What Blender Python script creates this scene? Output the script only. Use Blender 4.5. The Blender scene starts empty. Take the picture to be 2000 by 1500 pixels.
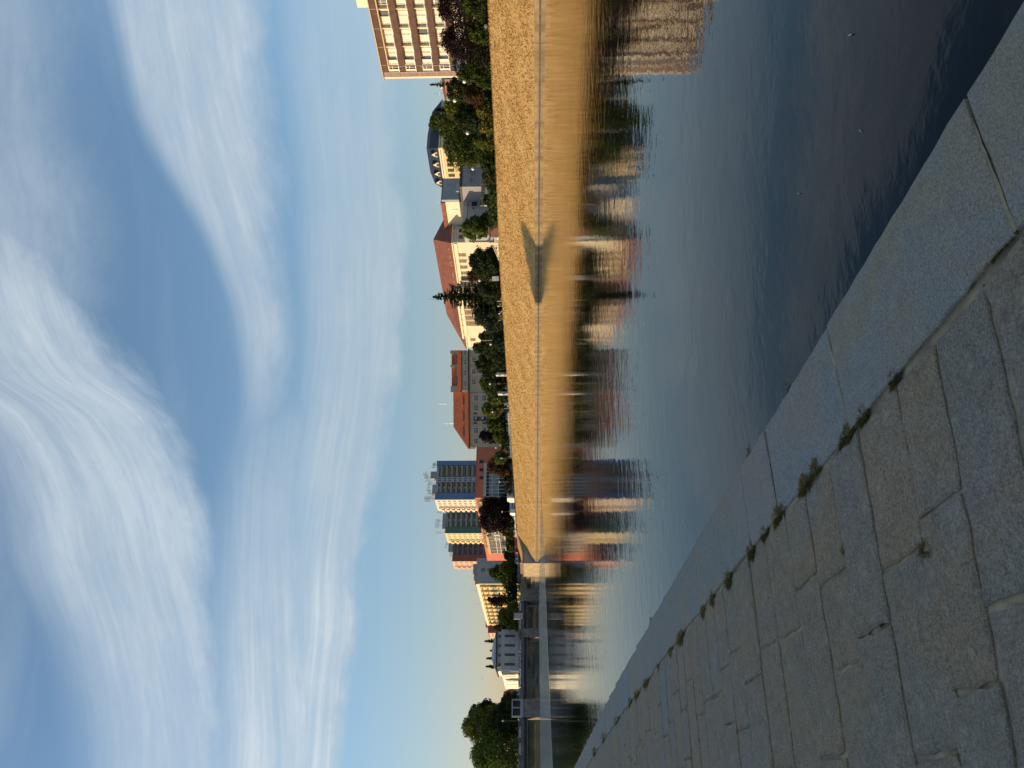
import bpy, math, random
import numpy as np
from mathutils import Vector, Matrix
R_ = math.radians
random.seed(7)
C = bpy.context.scene.collection

# ------------------------------------------------------------------ camera
# world: +Y runs along the river, +X across it to the far (right hand) bank, z=0 is the water
F = 1500.0; VPA = math.atan(825 / 1500.0); H0 = 1034.0; HS = 0.0075; CZ = 1.6
_p = math.atan((H0 + HS * 750 - 1000) / F)
hd = Vector((math.sin(VPA), math.cos(VPA), 0)); rt = Vector((math.cos(VPA), -math.sin(VPA), 0)); zz = Vector((0, 0, 1))
fw = hd * math.cos(_p) + zz * math.sin(_p); _u0 = zz * math.cos(_p) - hd * math.sin(_p)
UP = _u0 * math.cos(HS) + rt * math.sin(HS); RT = rt * math.cos(HS) - _u0 * math.sin(HS)
cam_d = bpy.data.cameras.new('camera'); cam_d.lens = 27.0; cam_d.sensor_width = 36.0
cam_d.clip_start = 0.05; cam_d.clip_end = 8000
cam = bpy.data.objects.new('camera', cam_d); C.objects.link(cam)
cx, cy, cz = -UP, RT, -fw                                   # the phone was held turned by 90 degrees
cam.matrix_world = Matrix(((cx.x, cy.x, cz.x, 0), (cx.y, cy.y, cz.y, 0), (cx.z, cy.z, cz.z, CZ), (0, 0, 0, 1)))
bpy.context.scene.camera = cam

def ray(px, py): return fw * F + RT * (750 - py) + UP * (1000 - px)
def PY(py, X):
    d = ray(H0 + HS * py, py); return X * d.y / d.x
def PX(py, Y):
    d = ray(H0 + HS * py, py); return Y * d.x / d.y
def PZ(px, py, X, Y):
    d = ray(px, py); return CZ + d.z * math.hypot(X, Y) / math.hypot(d.x, d.y)
def onZ(px, py, Z):
    d = ray(px, py); t = (Z - CZ) / d.z; return d.x * t, d.y * t
def dep(X, Y): return X * hd.x + Y * hd.y
def gz(Y): return float(np.interp(Y, [0, 82, 122, 155, 400], [8.3, 8.6, 9.0, 9.6, 9.6]))

# ------------------------------------------------------------------ sun and sky
SUN_EL = R_(12.5); SUN_A = R_(29)
sdir = Vector((math.cos(SUN_EL) * math.cos(SUN_A), -math.cos(SUN_EL) * math.sin(SUN_A), -math.sin(SUN_EL)))   # way the light travels
sl = bpy.data.lights.new('sun', 'SUN'); sl.energy = 5.0; sl.angle = R_(0.6); sl.color = (1.0, 0.74, 0.44)
so = bpy.data.objects.new('sun', sl); C.objects.link(so); so.rotation_euler = sdir.to_track_quat('-Z', 'Y').to_euler(); so.location = (0, 0, 60)
sc = bpy.context.scene
sc.view_settings.view_transform = 'Standard'; sc.view_settings.look = 'None'; sc.view_settings.exposure = 0.0; sc.view_settings.gamma = 1.0
sc.cycles.max_bounces = 6; sc.cycles.diffuse_bounces = 3; sc.cycles.glossy_bounces = 3; sc.cycles.transparent_max_bounces = 6

def nodes_of(tree): return tree.nodes, tree.links
class NG:
    """tiny helper to wire math nodes"""
    def __init__(s, tree): s.t = tree; s.n = tree.nodes; s.l = tree.links
    def put(s, sock, v):
        if hasattr(v, 'is_output') or isinstance(v, bpy.types.NodeSocket): s.l.new(v, sock)
        else: sock.default_value = v
    def m(s, op, a, b=None, c=None, clamp=False):
        k = s.n.new('ShaderNodeMath'); k.operation = op; k.use_clamp = clamp
        s.put(k.inputs[0], a)
        if b is not None: s.put(k.inputs[1], b)
        if c is not None: s.put(k.inputs[2], c)
        return k.outputs[0]
    def smooth(s, v, a, b, to0=0.0, to1=1.0):
        k = s.n.new('ShaderNodeMapRange'); k.interpolation_type = 'SMOOTHSTEP'
        s.put(k.inputs['Value'], v); s.put(k.inputs['From Min'], a); s.put(k.inputs['From Max'], b)
        k.inputs['To Min'].default_value = to0; k.inputs['To Max'].default_value = to1
        return k.outputs[0]
    def lin(s, v, a, b, to0=0.0, to1=1.0):
        k = s.n.new('ShaderNodeMapRange'); s.put(k.inputs['Value'], v)
        s.put(k.inputs['From Min'], a); s.put(k.inputs['From Max'], b)
        s.put(k.inputs['To Min'], to0); s.put(k.inputs['To Max'], to1); return k.outputs[0]
    def mix(s, f, a, b, blend='MIX'):
        k = s.n.new('ShaderNodeMix'); k.data_type = 'RGBA'; k.blend_type = blend
        s.put(k.inputs[0], f); s.put(k.inputs[6], c4(a)); s.put(k.inputs[7], c4(b)); return k.outputs[2]
    def comb(s, x, y, z):
        k = s.n.new('ShaderNodeCombineXYZ'); s.put(k.inputs[0], x); s.put(k.inputs[1], y); s.put(k.inputs[2], z); return k.outputs[0]
    def sep(s, v):
        k = s.n.new('ShaderNodeSeparateXYZ'); s.put(k.inputs[0], v); return k.outputs
    def noise(s, vec, scale, detail=3, rough=0.5, dist=0.0):
        k = s.n.new('ShaderNodeTexNoise')
        if vec is not None: s.l.new(vec, k.inputs['Vector'])
        k.inputs['Scale'].default_value = scale; k.inputs['Detail'].default_value = detail
        k.inputs['Roughness'].default_value = rough; k.inputs['Distortion'].default_value = dist
        return k.outputs[0]
def c4(c):
    if isinstance(c, (tuple, list)) and len(c) == 3: return (c[0], c[1], c[2], 1.0)
    return c

world = bpy.data.worlds.new('World'); sc.world = world; world.use_nodes = True
wt = world.node_tree; wt.nodes.clear(); g = NG(wt)
geo = wt.nodes.new('ShaderNodeTexCoord')
sx, sy, sz = g.sep(geo.outputs['Generated'])
az = g.m('ARCTAN2', sx, sy)                                  # azimuth from +Y towards +X
el = g.m('ARCSINE', sz)
AZ0, AZ1, ELM = -0.4, 1.6, 1.3
azn = g.lin(az, AZ0, AZ1)
def px_azel(px, py):
    d = ray(px, py).normalized(); return math.atan2(d.x, d.y), math.asin(d.z)
def curve(pts, scale=ELM):
    k = wt.nodes.new('ShaderNodeFloatCurve'); wt.links.new(azn, k.inputs['Value'])
    cu = k.mapping.curves[0]
    P = sorted(((a - AZ0) / (AZ1 - AZ0), v / scale) for a, v in pts)
    P = [(0.0, P[0][1])] + P + [(1.0, P[-1][1])]
    while len(cu.points) < len(P): cu.points.new(0.5, 0.5)
    for p, (a, v) in zip(cu.points, P): p.location = (a, max(0.0, min(1.0, v)))
    k.mapping.update()
    return g.m('MULTIPLY', k.outputs[0], scale)
def edge(pts): return curve([px_azel(x, y) for x, y in pts])
def amp(pts): return curve([(px_azel(500, y)[0], v) for y, v in pts], 1.0)

# streaks of cirrus: for every bank of cloud its lower and upper edge as elevation over azimuth
fine_w = g.noise(g.comb(g.m('MULTIPLY', az, 3.0), g.m('MULTIPLY', el, 5.0), 0.0), 1.0, 2, 0.5)
warp = g.m('MULTIPLY', g.m('SUBTRACT', fine_w, 0.5), 0.022)
def cloud_bank(low, high, a, soft_lo, soft_hi, seed, f_el=26.0, f_az=2.2, contrast=1.0):
    lo = edge(low); hi = edge(high)
    e = g.m('ADD', el, warp)
    rel = g.m('SUBTRACT', e, g.m('MULTIPLY', g.m('ADD', lo, hi), 0.5))
    vec = g.comb(g.m('MULTIPLY', az, f_az), g.m('MULTIPLY', rel, f_el), seed)
    n1 = g.noise(vec, 1.0, 8, 0.68, 0.12)
    n2 = g.noise(g.comb(g.m('MULTIPLY', az, 7.0), g.m('MULTIPLY', rel, 13.0), seed + 3), 1.0, 8, 0.68, 0.1)
    up = g.smooth(g.m('ADD', e, g.m('MULTIPLY', g.m('SUBTRACT', n2, 0.5), 0.075)), g.m('SUBTRACT', lo, soft_lo), g.m('ADD', lo, soft_lo))
    dn = g.smooth(g.m('SUBTRACT', hi, e), -soft_hi, soft_hi)
    n3 = g.noise(g.comb(g.m('MULTIPLY', az, f_az * 2.6), g.m('MULTIPLY', rel, f_el * 4.2), seed + 7), 1.0, 4, 0.65, 0.25)
    st = g.smooth(g.m('ADD', g.m('MULTIPLY', g.m('SUBTRACT', n3, 0.5), 0.30), g.m('ADD', g.m('MULTIPLY', n1, 0.6), g.m('MULTIPLY', n2, 0.4))), 0.5 - 0.25 / contrast, 0.5 + 0.25 / contrast, 0.50, 1.0)
    return g.m('MULTIPLY', g.m('MULTIPLY', up, dn), g.m('MULTIPLY', st, amp(a)))
b1 = cloud_bank([(0, 380), (90, 500), (190, 650), (290, 800), (372, 950), (415, 1100), (430, 1250), (440, 1500)],
                [(-300, 300), (-300, 700), (-60, 820), (20, 950), (60, 1100), (140, 1250), (190, 1400), (200, 1500)],
                [(300, 0.5), (500, 0.8), (700, 0.95), (950, 0.95), (1250, 0.85), (1500, 0.8)], 0.028, 0.05, 1.0, 24, 2.5)
b2 = cloud_bank([(500, 0), (520, 250), (535, 500), (562, 650), (548, 800), (520, 950), (500, 1100)],
                [(215, 0), (290, 250), (425, 500), (470, 650), (480, 800), (440, 950), (430, 1100)],
                [(0, 0.85), (400, 0.85), (650, 0.8), (800, 0.5), (950, 0.25), (1100, 0.2)], 0.03, 0.016, 5.0, 22, 2.0)
b4 = cloud_bank([(590, 600), (600, 850), (610, 1100), (620, 1500)], [(500, 700), (475, 850), (440, 1000), (425, 1200), (420, 1500)],
                [(0, 0.0), (650, 0.0), (850, 0.4), (1100, 0.65), (1400, 0.9)], 0.03, 0.03, 17.0, 34, 1.8, 1.3)
b3 = cloud_bank([(755, 0), (768, 250), (785, 500), (780, 650), (762, 800), (740, 950), (705, 1100), (690, 1250), (662, 1400), (652, 1500)],
                [(570, 0), (585, 250), (600, 500), (605, 650), (600, 800), (580, 950), (570, 1250), (560, 1500)],
                [(0, 0.5), (400, 0.62), (700, 0.72), (950, 0.72), (1200, 0.9), (1500, 1.0)], 0.014, 0.03, 9.0, 40, 1.6, 1.3)
b0 = cloud_bank([(110, 0), (110, 250), (170, 500), (100, 700), (60, 900), (0, 1100)], [(-500, 0), (-500, 600), (-500, 1100)],
                [(0, 0.5), (500, 0.62), (900, 0.5), (1200, 0.4), (1500, 0.4)], 0.06, 0.05, 13.0, 12, 2.0)
veil = g.m('MULTIPLY', g.smooth(g.noise(g.comb(g.m('MULTIPLY', az, 2.0), g.m('MULTIPLY', el, 11.0), 4.0), 1.0, 5, 0.55), 0.42, 0.75), 0.22)
veil = g.m('MULTIPLY', veil, g.smooth(el, 0.16, 0.24))
dens = g.m('MAXIMUM', g.m('MAXIMUM', b1, g.m('MAXIMUM', b2, b4)), g.m('MAXIMUM', b3, g.m('MAXIMUM', b0, veil)))
dens = g.m('MULTIPLY', g.m('MULTIPLY', dens, g.smooth(el, 0.11, 0.17)), g.smooth(el, 0.66, 0.95, 1.0, 0.25))
sky = wt.nodes.new('ShaderNodeTexSky'); sky.sky_type = 'NISHITA'; sky.sun_disc = False
sky.sun_elevation = SUN_EL; sky.sun_rotation = math.atan2(-sdir.x, -sdir.y); sky.air_density = 1.0; sky.dust_density = 0.6; sky.ozone_density = 1.6
SKYS = 0.15
skyc = g.mix(1.0, sky.outputs[0], g.mix(g.smooth(el, -0.02, 0.30), (0.93, 0.74, 0.75), (1.10, 1.22, 1.27)), 'MULTIPLY')
# clouds are lit by the same low sun: pale blue high up, warmer near the horizon and towards the sun
cl_hi = (4.05, 4.72, 5.25); cl_lo = (3.7, 4.15, 4.45)
clc = g.mix(g.smooth(el, 0.15, 0.5), cl_lo, cl_hi)
clc = g.mix(g.smooth(dens, 0.55, 1.0), clc, (4.55, 5.05, 5.40))
final = g.mix(g.m('MULTIPLY', dens, 0.92, clamp=True), skyc, clc)
bg = wt.nodes.new('ShaderNodeBackground'); wt.links.new(final, bg.inputs[0]); bg.inputs[1].default_value = SKYS
wo = wt.nodes.new('ShaderNodeOutputWorld'); wt.links.new(bg.outputs[0], wo.inputs[0])

# ------------------------------------------------------------------ materials
def mat(name, col, rough=0.8, var=0.12, scale=1.0, bump=0.0, bscale=20.0, metal=0.0, spec=0.3, col2=None):
    m = bpy.data.materials.new(name); m.use_nodes = True; t = m.node_tree; G = NG(t)
    b = t.nodes['Principled BSDF']; b.inputs['Roughness'].default_value = rough; b.inputs['Metallic'].default_value = metal
    b.inputs['Specular IOR Level'].default_value = spec
    tc = t.nodes.new('ShaderNodeTexCoord').outputs['Object']
    n = G.noise(tc, scale, 5, 0.6)
    dk = tuple(c * (1 - var) for c in col) if col2 is None else col2
    lt = tuple(min(1, c * (1 + var)) for c in col) if col2 is None else col
    G.l.new(G.mix(G.smooth(n, 0.35, 0.65), dk, lt), b.inputs['Base Color'])
    if bump:
        bn = t.nodes.new('ShaderNodeBump'); bn.inputs['Strength'].default_value = 1.0; bn.inputs['Distance'].default_value = bump
        G.l.new(G.noise(tc, bscale, 4, 0.6), bn.inputs['Height']); G.l.new(bn.outputs[0], b.inputs['Normal'])
    return m
def glassy(name, col=(0.03, 0.04, 0.05), rough=0.08):
    m = mat(name, col, rough, 0.35, 0.7, spec=0.55); return m
def foliage(name, a, b, c, sc_=0.35):
    m = bpy.data.materials.new(name); m.use_nodes = True; t = m.node_tree; G = NG(t); p = t.nodes['Principled BSDF']
    ge = t.nodes.new('ShaderNodeNewGeometry'); rnd = ge.outputs['Random Per Island']
    n = G.noise(t.nodes.new('ShaderNodeTexCoord').outputs['Object'], sc_, 3, 0.6)
    x = G.mix(G.smooth(n, 0.35, 0.65), a, b)
    G.l.new(G.mix(G.m('POWER', rnd, 2.0), x, c), p.inputs['Base Color'])
    p.inputs['Roughness'].default_value = 0.65; p.inputs['Specular IOR Level'].default_value = 0.15
    tr = t.nodes.new('ShaderNodeBsdfTranslucent'); G.l.new(G.mix(1.0, x, (0.9, 1.0, 0.5), 'MULTIPLY'), tr.inputs[0])
    ms = t.nodes.new('ShaderNodeMixShader'); ms.inputs[0].default_value = 0.36
    G.l.new(p.outputs[0], ms.inputs[1]); G.l.new(tr.outputs[0], ms.inputs[2]); G.l.new(ms.outputs[0], t.nodes['Material Output'].inputs[0])
    return m
M = {}
M['cream'] = mat('cream_render', (0.74, 0.66, 0.49), 0.85, 0.05, 0.3)
M['warmwhite'] = mat('warm_white_render', (0.69, 0.60, 0.45), 0.85, 0.05, 0.3)
M['white'] = mat('white_paint', (0.8, 0.78, 0.72), 0.6, 0.04, 0.5)
M['panelbrown'] = mat('brown_parapet', (0.090, 0.043, 0.030), 0.7, 0.22, 0.8)
M['stripbrown'] = mat('brown_strip', (0.28, 0.17, 0.14), 0.7, 0.15, 0.8)
M['slate'] = mat('black_slate', (0.03, 0.036, 0.045), 0.6, 0.3, 1.2)
M['greywall'] = mat('grey_render', (0.30, 0.30, 0.31), 0.9, 0.08, 0.25)
M['bluegrey'] = mat('blue_grey_render', (0.33, 0.35, 0.37), 0.9, 0.08, 0.3)
M['lightgrey'] = mat('light_grey_render', (0.45, 0.44, 0.42), 0.85, 0.08, 0.3)
M['redroof'] = mat('red_brown_tiles', (0.22, 0.08, 0.05), 0.8, 0.16, 0.6, 0.03, 3.0)
M['orangeroof'] = mat('terracotta_tiles', (0.42, 0.115, 0.05), 0.8, 0.18, 0.8, 0.03, 3.0)
M['taupe'] = mat('taupe_render', (0.42, 0.35, 0.27), 0.9, 0.12, 0.35)
M['salmon'] = mat('salmon_render', (0.54, 0.175, 0.105), 0.85, 0.05, 0.2)
M['salmonpale'] = mat('beige_band', (0.50, 0.38, 0.24), 0.85, 0.05, 0.3)
M['tblue'] = mat('blue_panel', (0.12, 0.21, 0.36), 0.8, 0.06, 0.2)
M['tgreen'] = mat('green_panel', (0.09, 0.17, 0.13), 0.8, 0.06, 0.2)
M['tred'] = mat('red_panel', (0.30, 0.09, 0.06), 0.8, 0.06, 0.2)
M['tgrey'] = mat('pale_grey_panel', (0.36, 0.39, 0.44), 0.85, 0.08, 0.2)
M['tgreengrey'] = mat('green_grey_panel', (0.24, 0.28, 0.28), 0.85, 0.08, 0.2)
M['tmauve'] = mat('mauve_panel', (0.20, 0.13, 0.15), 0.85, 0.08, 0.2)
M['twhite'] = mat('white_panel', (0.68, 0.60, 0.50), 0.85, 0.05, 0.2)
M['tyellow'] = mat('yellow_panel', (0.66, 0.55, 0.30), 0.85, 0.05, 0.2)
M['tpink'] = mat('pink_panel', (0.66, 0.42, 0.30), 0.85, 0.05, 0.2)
M['ochre'] = mat('ochre_balcony', (0.30, 0.27, 0.20), 0.85, 0.08, 0.2)
M['yellowwall'] = mat('yellow_render', (0.70, 0.54, 0.27), 0.85, 0.05, 0.2)
M['darkred'] = mat('dark_red_paint', (0.10, 0.025, 0.022), 0.6, 0.15, 0.5)
M['redwall'] = mat('red_render', (0.34, 0.08, 0.06), 0.85, 0.08, 0.3)
M['glass'] = glassy('window_glass'); M['glassw'] = mat('curtained_glass', (0.13, 0.10, 0.065), 0.4, 0.35, 0.7, spec=0.25)
M['glassl'] = glassy('pale_glass', (0.20, 0.26, 0.29), 0.15)
M['curtain'] = mat('white_curtain', (0.78, 0.74, 0.64), 0.7, 0.1, 0.5)
M['dark'] = mat('dark_metal', (0.035, 0.035, 0.04), 0.5, 0.2, 1.0)
M['metal'] = mat('galvanised_metal', (0.42, 0.42, 0.42), 0.4, 0.15, 2.0, metal=0.7)
M['concrete'] = mat('concrete', (0.22, 0.20, 0.17), 0.9, 0.22, 0.6, 0.02, 4.0)
M['bridgec'] = mat('bridge_concrete', (0.15, 0.155, 0.17), 0.9, 0.16, 0.25, 0.02, 2.0)
M['masonry'] = mat('sandstone_blocks', (0.42, 0.33, 0.19), 0.9, 0.22, 0.5, 0.05, 1.2)
M['bark'] = mat('bark', (0.09, 0.065, 0.045), 0.9, 0.3, 4.0, 0.02, 8.0)
M['wood'] = mat('weathered_wood', (0.34, 0.25, 0.17), 0.8, 0.2, 2.0)
M['globe'] = mat('opal_globe', (0.85, 0.83, 0.76), 0.25, 0.02, 1.0)
M['flower'] = mat('pink_flowers', (0.34, 0.13, 0.14), 0.8, 0.5, 5.0)
M['loggia'] = mat('loggia_recess', (0.085, 0.09, 0.10), 0.8, 0.3, 0.8)
M['tyre'] = mat('tyre_rubber', (0.02, 0.02, 0.02), 0.85, 0.2, 3.0)
M['silver'] = mat('silver_car_paint', (0.45, 0.46, 0.48), 0.3, 0.04, 1.0, metal=0.3, spec=0.6)
M['blackcar'] = mat('black_car_paint', (0.02, 0.022, 0.026), 0.25, 0.04, 1.0, spec=0.6)
M['orangecar'] = mat('orange_red_car_paint', (0.55, 0.08, 0.03), 0.3, 0.04, 1.0, spec=0.6)
M['bluevan'] = mat('pale_blue_van_paint', (0.40, 0.46, 0.56), 0.4, 0.04, 1.0, spec=0.5)
M['skin'] = mat('skin', (0.45, 0.27, 0.19), 0.6, 0.05, 3.0)
M['hair'] = mat('dark_hair', (0.04, 0.025, 0.02), 0.7, 0.2, 9.0)
L = {}
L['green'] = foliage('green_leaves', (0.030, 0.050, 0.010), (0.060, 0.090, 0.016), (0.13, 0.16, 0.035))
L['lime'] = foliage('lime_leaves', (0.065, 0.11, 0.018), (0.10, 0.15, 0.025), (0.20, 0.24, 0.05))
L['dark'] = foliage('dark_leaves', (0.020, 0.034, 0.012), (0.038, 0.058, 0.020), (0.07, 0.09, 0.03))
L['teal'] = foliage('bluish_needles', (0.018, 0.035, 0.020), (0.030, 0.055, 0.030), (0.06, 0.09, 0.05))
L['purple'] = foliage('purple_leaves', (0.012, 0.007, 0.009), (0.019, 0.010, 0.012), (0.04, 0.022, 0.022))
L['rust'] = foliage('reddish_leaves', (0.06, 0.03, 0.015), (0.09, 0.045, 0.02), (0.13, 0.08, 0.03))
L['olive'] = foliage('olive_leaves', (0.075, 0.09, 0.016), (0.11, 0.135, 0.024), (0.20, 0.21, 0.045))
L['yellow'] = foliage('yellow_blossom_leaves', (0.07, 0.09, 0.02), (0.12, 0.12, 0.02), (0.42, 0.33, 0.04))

# ------------------------------------------------------------------ mesh helpers
class MB:
    def __init__(s): s.v = []; s.f = []; s.m = []
    def add(s, vs, fs, mi=0):
        b = len(s.v); s.v += [tuple(p) for p in vs]; s.f += [tuple(i + b for i in f) for f in fs]; s.m += [mi] * len(fs); return s
    def box(s, x0, x1, y0, y1, z0, z1, mi=0):
        return s.add([(x0, y0, z0), (x1, y0, z0), (x1, y1, z0), (x0, y1, z0), (x0, y0, z1), (x1, y0, z1), (x1, y1, z1), (x0, y1, z1)],
                     [(0, 3, 2, 1), (4, 5, 6, 7), (0, 1, 5, 4), (1, 2, 6, 5), (2, 3, 7, 6), (3, 0, 4, 7)], mi)
    def tube(s, p0, p1, r0, r1=None, n=8, mi=0, cap=True):
        r1 = r0 if r1 is None else r1; a = Vector(p0); b = Vector(p1); d = (b - a).normalized()
        u = d.orthogonal().normalized(); w = d.cross(u); vs = []
        for c, r in ((a, r0), (b, r1)):
            for i in range(n):
                t = 2 * math.pi * i / n; vs.append(c + (u * math.cos(t) + w * math.sin(t)) * r)
        fs = [(i, (i + 1) % n, n + (i + 1) % n, n + i) for i in range(n)]
        if cap: fs += [tuple(range(n - 1, -1, -1)), tuple(range(n, 2 * n))]
        return s.add(vs, fs, mi)
    def ball(s, c, rx, ry=None, rz=None, n=12, k=8, mi=0):
        ry = rx if ry is None else ry; rz = rx if rz is None else rz; vs = [(c[0], c[1], c[2] - rz)]
        for j in range(1, k):
            ph = -math.pi / 2 + math.pi * j / k
            for i in range(n):
                t = 2 * math.pi * i / n
                vs.append((c[0] + rx * math.cos(ph) * math.cos(t), c[1] + ry * math.cos(ph) * math.sin(t), c[2] + rz * math.sin(ph)))
        vs.append((c[0], c[1], c[2] + rz)); fs = [(0, 1 + (i + 1) % n, 1 + i) for i in range(n)]
        for j in range(k - 2):
            for i in range(n):
                a = 1 + j * n; fs.append((a + i, a + (i + 1) % n, a + n + (i + 1) % n, a + n + i))
        a = 1 + (k - 2) * n; fs += [(a + i, a + (i + 1) % n, len(vs) - 1) for i in range(n)]
        return s.add(vs, fs, mi)
    def prism(s, prof, axis, a, b, mi=0):
        """profile of 2D points swept along axis 'x' (prof = y,z) or 'y' (prof = x,z)"""
        n = len(prof); vs = []
        for t in (a, b):
            for p in prof: vs.append((t, p[0], p[1]) if axis == 'x' else (p[0], t, p[1]))
        fs = [(i, (i + 1) % n, n + (i + 1) % n, n + i) for i in range(n)] + [tuple(range(n - 1, -1, -1)), tuple(range(n, 2 * n))]
        return s.add(vs, fs, mi)
    def hip(s, x0, x1, y0, y1, z0, z1, inset, along, mi=0, i2=None, thick=0.25):
        """hip roof; ridge runs along 'x' or 'y', inset from both ends"""
        i2 = inset if i2 is None else i2
        if along == 'x': r = [(x0 + inset, (y0 + y1) / 2, z1), (x1 - i2, (y0 + y1) / 2, z1)]
        else: r = [((x0 + x1) / 2, y0 + inset, z1), ((x0 + x1) / 2, y1 - i2, z1)]
        vs = [(x0, y0, z0), (x1, y0, z0), (x1, y1, z0), (x0, y1, z0)] + r + [(x0, y0, z0 - thick), (x1, y0, z0 - thick), (x1, y1, z0 - thick), (x0, y1, z0 - thick)]
        if along == 'x': fs = [(0, 1, 5, 4), (1, 2, 5), (2, 3, 4, 5), (3, 0, 4)]
        else: fs = [(0, 1, 4), (1, 2, 5, 4), (2, 3, 5), (3, 0, 4, 5)]
        fs += [(6, 7, 1, 0), (7, 8, 2, 1), (8, 9, 3, 2), (9, 6, 0, 3), (9, 8, 7, 6)]
        return s.add(vs, fs, mi)
    def mesh(s, name, mats, smooth=False):
        me = bpy.data.meshes.new(name); me.from_pydata(s.v, [], s.f)
        for m in (mats if isinstance(mats, (list, tuple)) else [mats]): me.materials.append(m)
        me.polygons.foreach_set('material_index', s.m)
        if smooth: me.polygons.foreach_set('use_smooth', [True] * len(s.f))
        me.update(); return me
    def build(s, name, mats, parent=None, loc=(0, 0, 0), rotz=0, smooth=False):
        return obj(name, s.mesh(name, mats, smooth), parent, loc, rotz)
def obj(name, me, parent=None, loc=(0, 0, 0), rotz=0):
    o = bpy.data.objects.new(name, me); C.objects.link(o); o.location = loc; o.rotation_euler = (0, 0, rotz)
    if parent: o.parent = parent
    return o
def tag(o, label, cat, group=None):
    o['label'] = label; o['category'] = cat
    if group: o['group'] = group
    return o
def thing(name, label, cat, loc=(0, 0, 0), rotz=0, group=None):
    o = bpy.data.objects.new(name, None); C.objects.link(o); o.empty_display_size = 0.5
    o.location = loc; o.rotation_euler = (0, 0, rotz); return tag(o, label, cat, group)
def kind(o, k): o['kind'] = k; return o
def dup(o, label=None, loc=None, rotz=None):
    def cp(a, par):
        c = a.copy(); C.objects.link(c); c.parent = par
        for ch in kids.get(a, []): cp(ch, c)
        return c
    kids = {}
    for a in C.objects:
        if a.parent: kids.setdefault(a.parent, []).append(a)
    c = cp(o, None)
    if label: c['label'] = label
    if loc is not None: c.location = loc
    if rotz is not None: c.rotation_euler = (0, 0, rotz)
    return c
def quadmesh(name, V, mats, nv=4):
    """V: (n,4,3) array of separate quads"""
    n = V.shape[0]; me = bpy.data.meshes.new(name); me.vertices.add(n * nv); me.loops.add(n * nv); me.polygons.add(n)
    me.vertices.foreach_set('co', V.reshape(-1).astype(np.float32)); me.loops.foreach_set('vertex_index', np.arange(n * nv, dtype=np.int32))
    me.polygons.foreach_set('loop_start', np.arange(0, n * nv, nv, dtype=np.int32)); me.polygons.foreach_set('loop_total', np.full(n, nv, dtype=np.int32))
    for m in (mats if isinstance(mats, list) else [mats]): me.materials.append(m)
    me.update(calc_edges=True); return me

# ------------------------------------------------------------------ windows
wcache = {}
def win_mesh(w, h, style):
    key = (round(w, 2), round(h, 2), style)
    if key in wcache: return wcache[key]
    b = MB(); fr = 0.09
    fm, gm = {'w': ('white', 'glass'), 'c': ('white', 'curtain'), 'd': ('dark', 'glass'), 'g': ('white', 'glassw'), 't': ('salmonpale', 'glassw'), 'b': ('tgrey', 'glass'), 'k': ('twhite', 'glass')}[style[0]]
    b.box(-w / 2, w / 2, -0.03, 0.0, 0, h, 1)
    for x in (-w / 2 - fr, w / 2): b.box(x, x + fr, -0.13, 0, -fr, h + fr, 0)
    b.box(-w / 2, w / 2, -0.13, 0, h, h + fr, 0); b.box(-w / 2 - 0.06, w / 2 + 0.06, -0.22, -0.001, -fr - 0.04, 0, 0)
    nm = int(style[1]) if len(style) > 1 else 2
    for i in range(1, nm):
        x = -w / 2 + w * i / nm; b.box(x - 0.045, x + 0.045, -0.09, -0.03, 0, h, 0)
    if len(style) > 2: b.box(-w / 2, w / 2, -0.085, -0.03, h * 0.62, h * 0.62 + 0.08, 0)
    me = b.mesh('window', [M[fm], M[gm]]); wcache[key] = me; return me
def wins(B, face, us, zs, w, h, style, pos=0.0):
    """us: positions along the wall in the building's own frame; face 'f' front (-y), 's' side (-x)"""
    for z in zs:
        for u in us:
            if face == 'f': obj('window', win_mesh(w, h, style), B, (u, pos - 0.004, z), 0)
            else: obj('window', win_mesh(w, h, style), B, (pos - 0.004, u, z), -math.pi / 2)
def part(B, name, m, *boxes):
    b = MB()
    for x in boxes: b.box(*x)
    return b.build(name, m, B)
def antenna(B, x, y, z, h, n=4, w=0.9, m='metal'):
    b = MB(); b.tube((x, y, z), (x, y, z + h), 0.05, 0.03, 5)
    for i in range(n):
        zz_ = z + h * (0.45 + 0.5 * i / max(1, n - 1)); ww = w * (0.5 + 0.5 * random.random())
        b.box(x - ww, x + ww, y - 0.025, y + 0.025, zz_, zz_ + 0.05)
        for k in range(3): b.box(x - ww + k * ww * 0.9, x - ww + k * ww * 0.9 + 0.04, y - 0.3, y + 0.3, zz_ + 0.05, zz_ + 0.09)
    return b.build('antenna', M[m], B)

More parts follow.
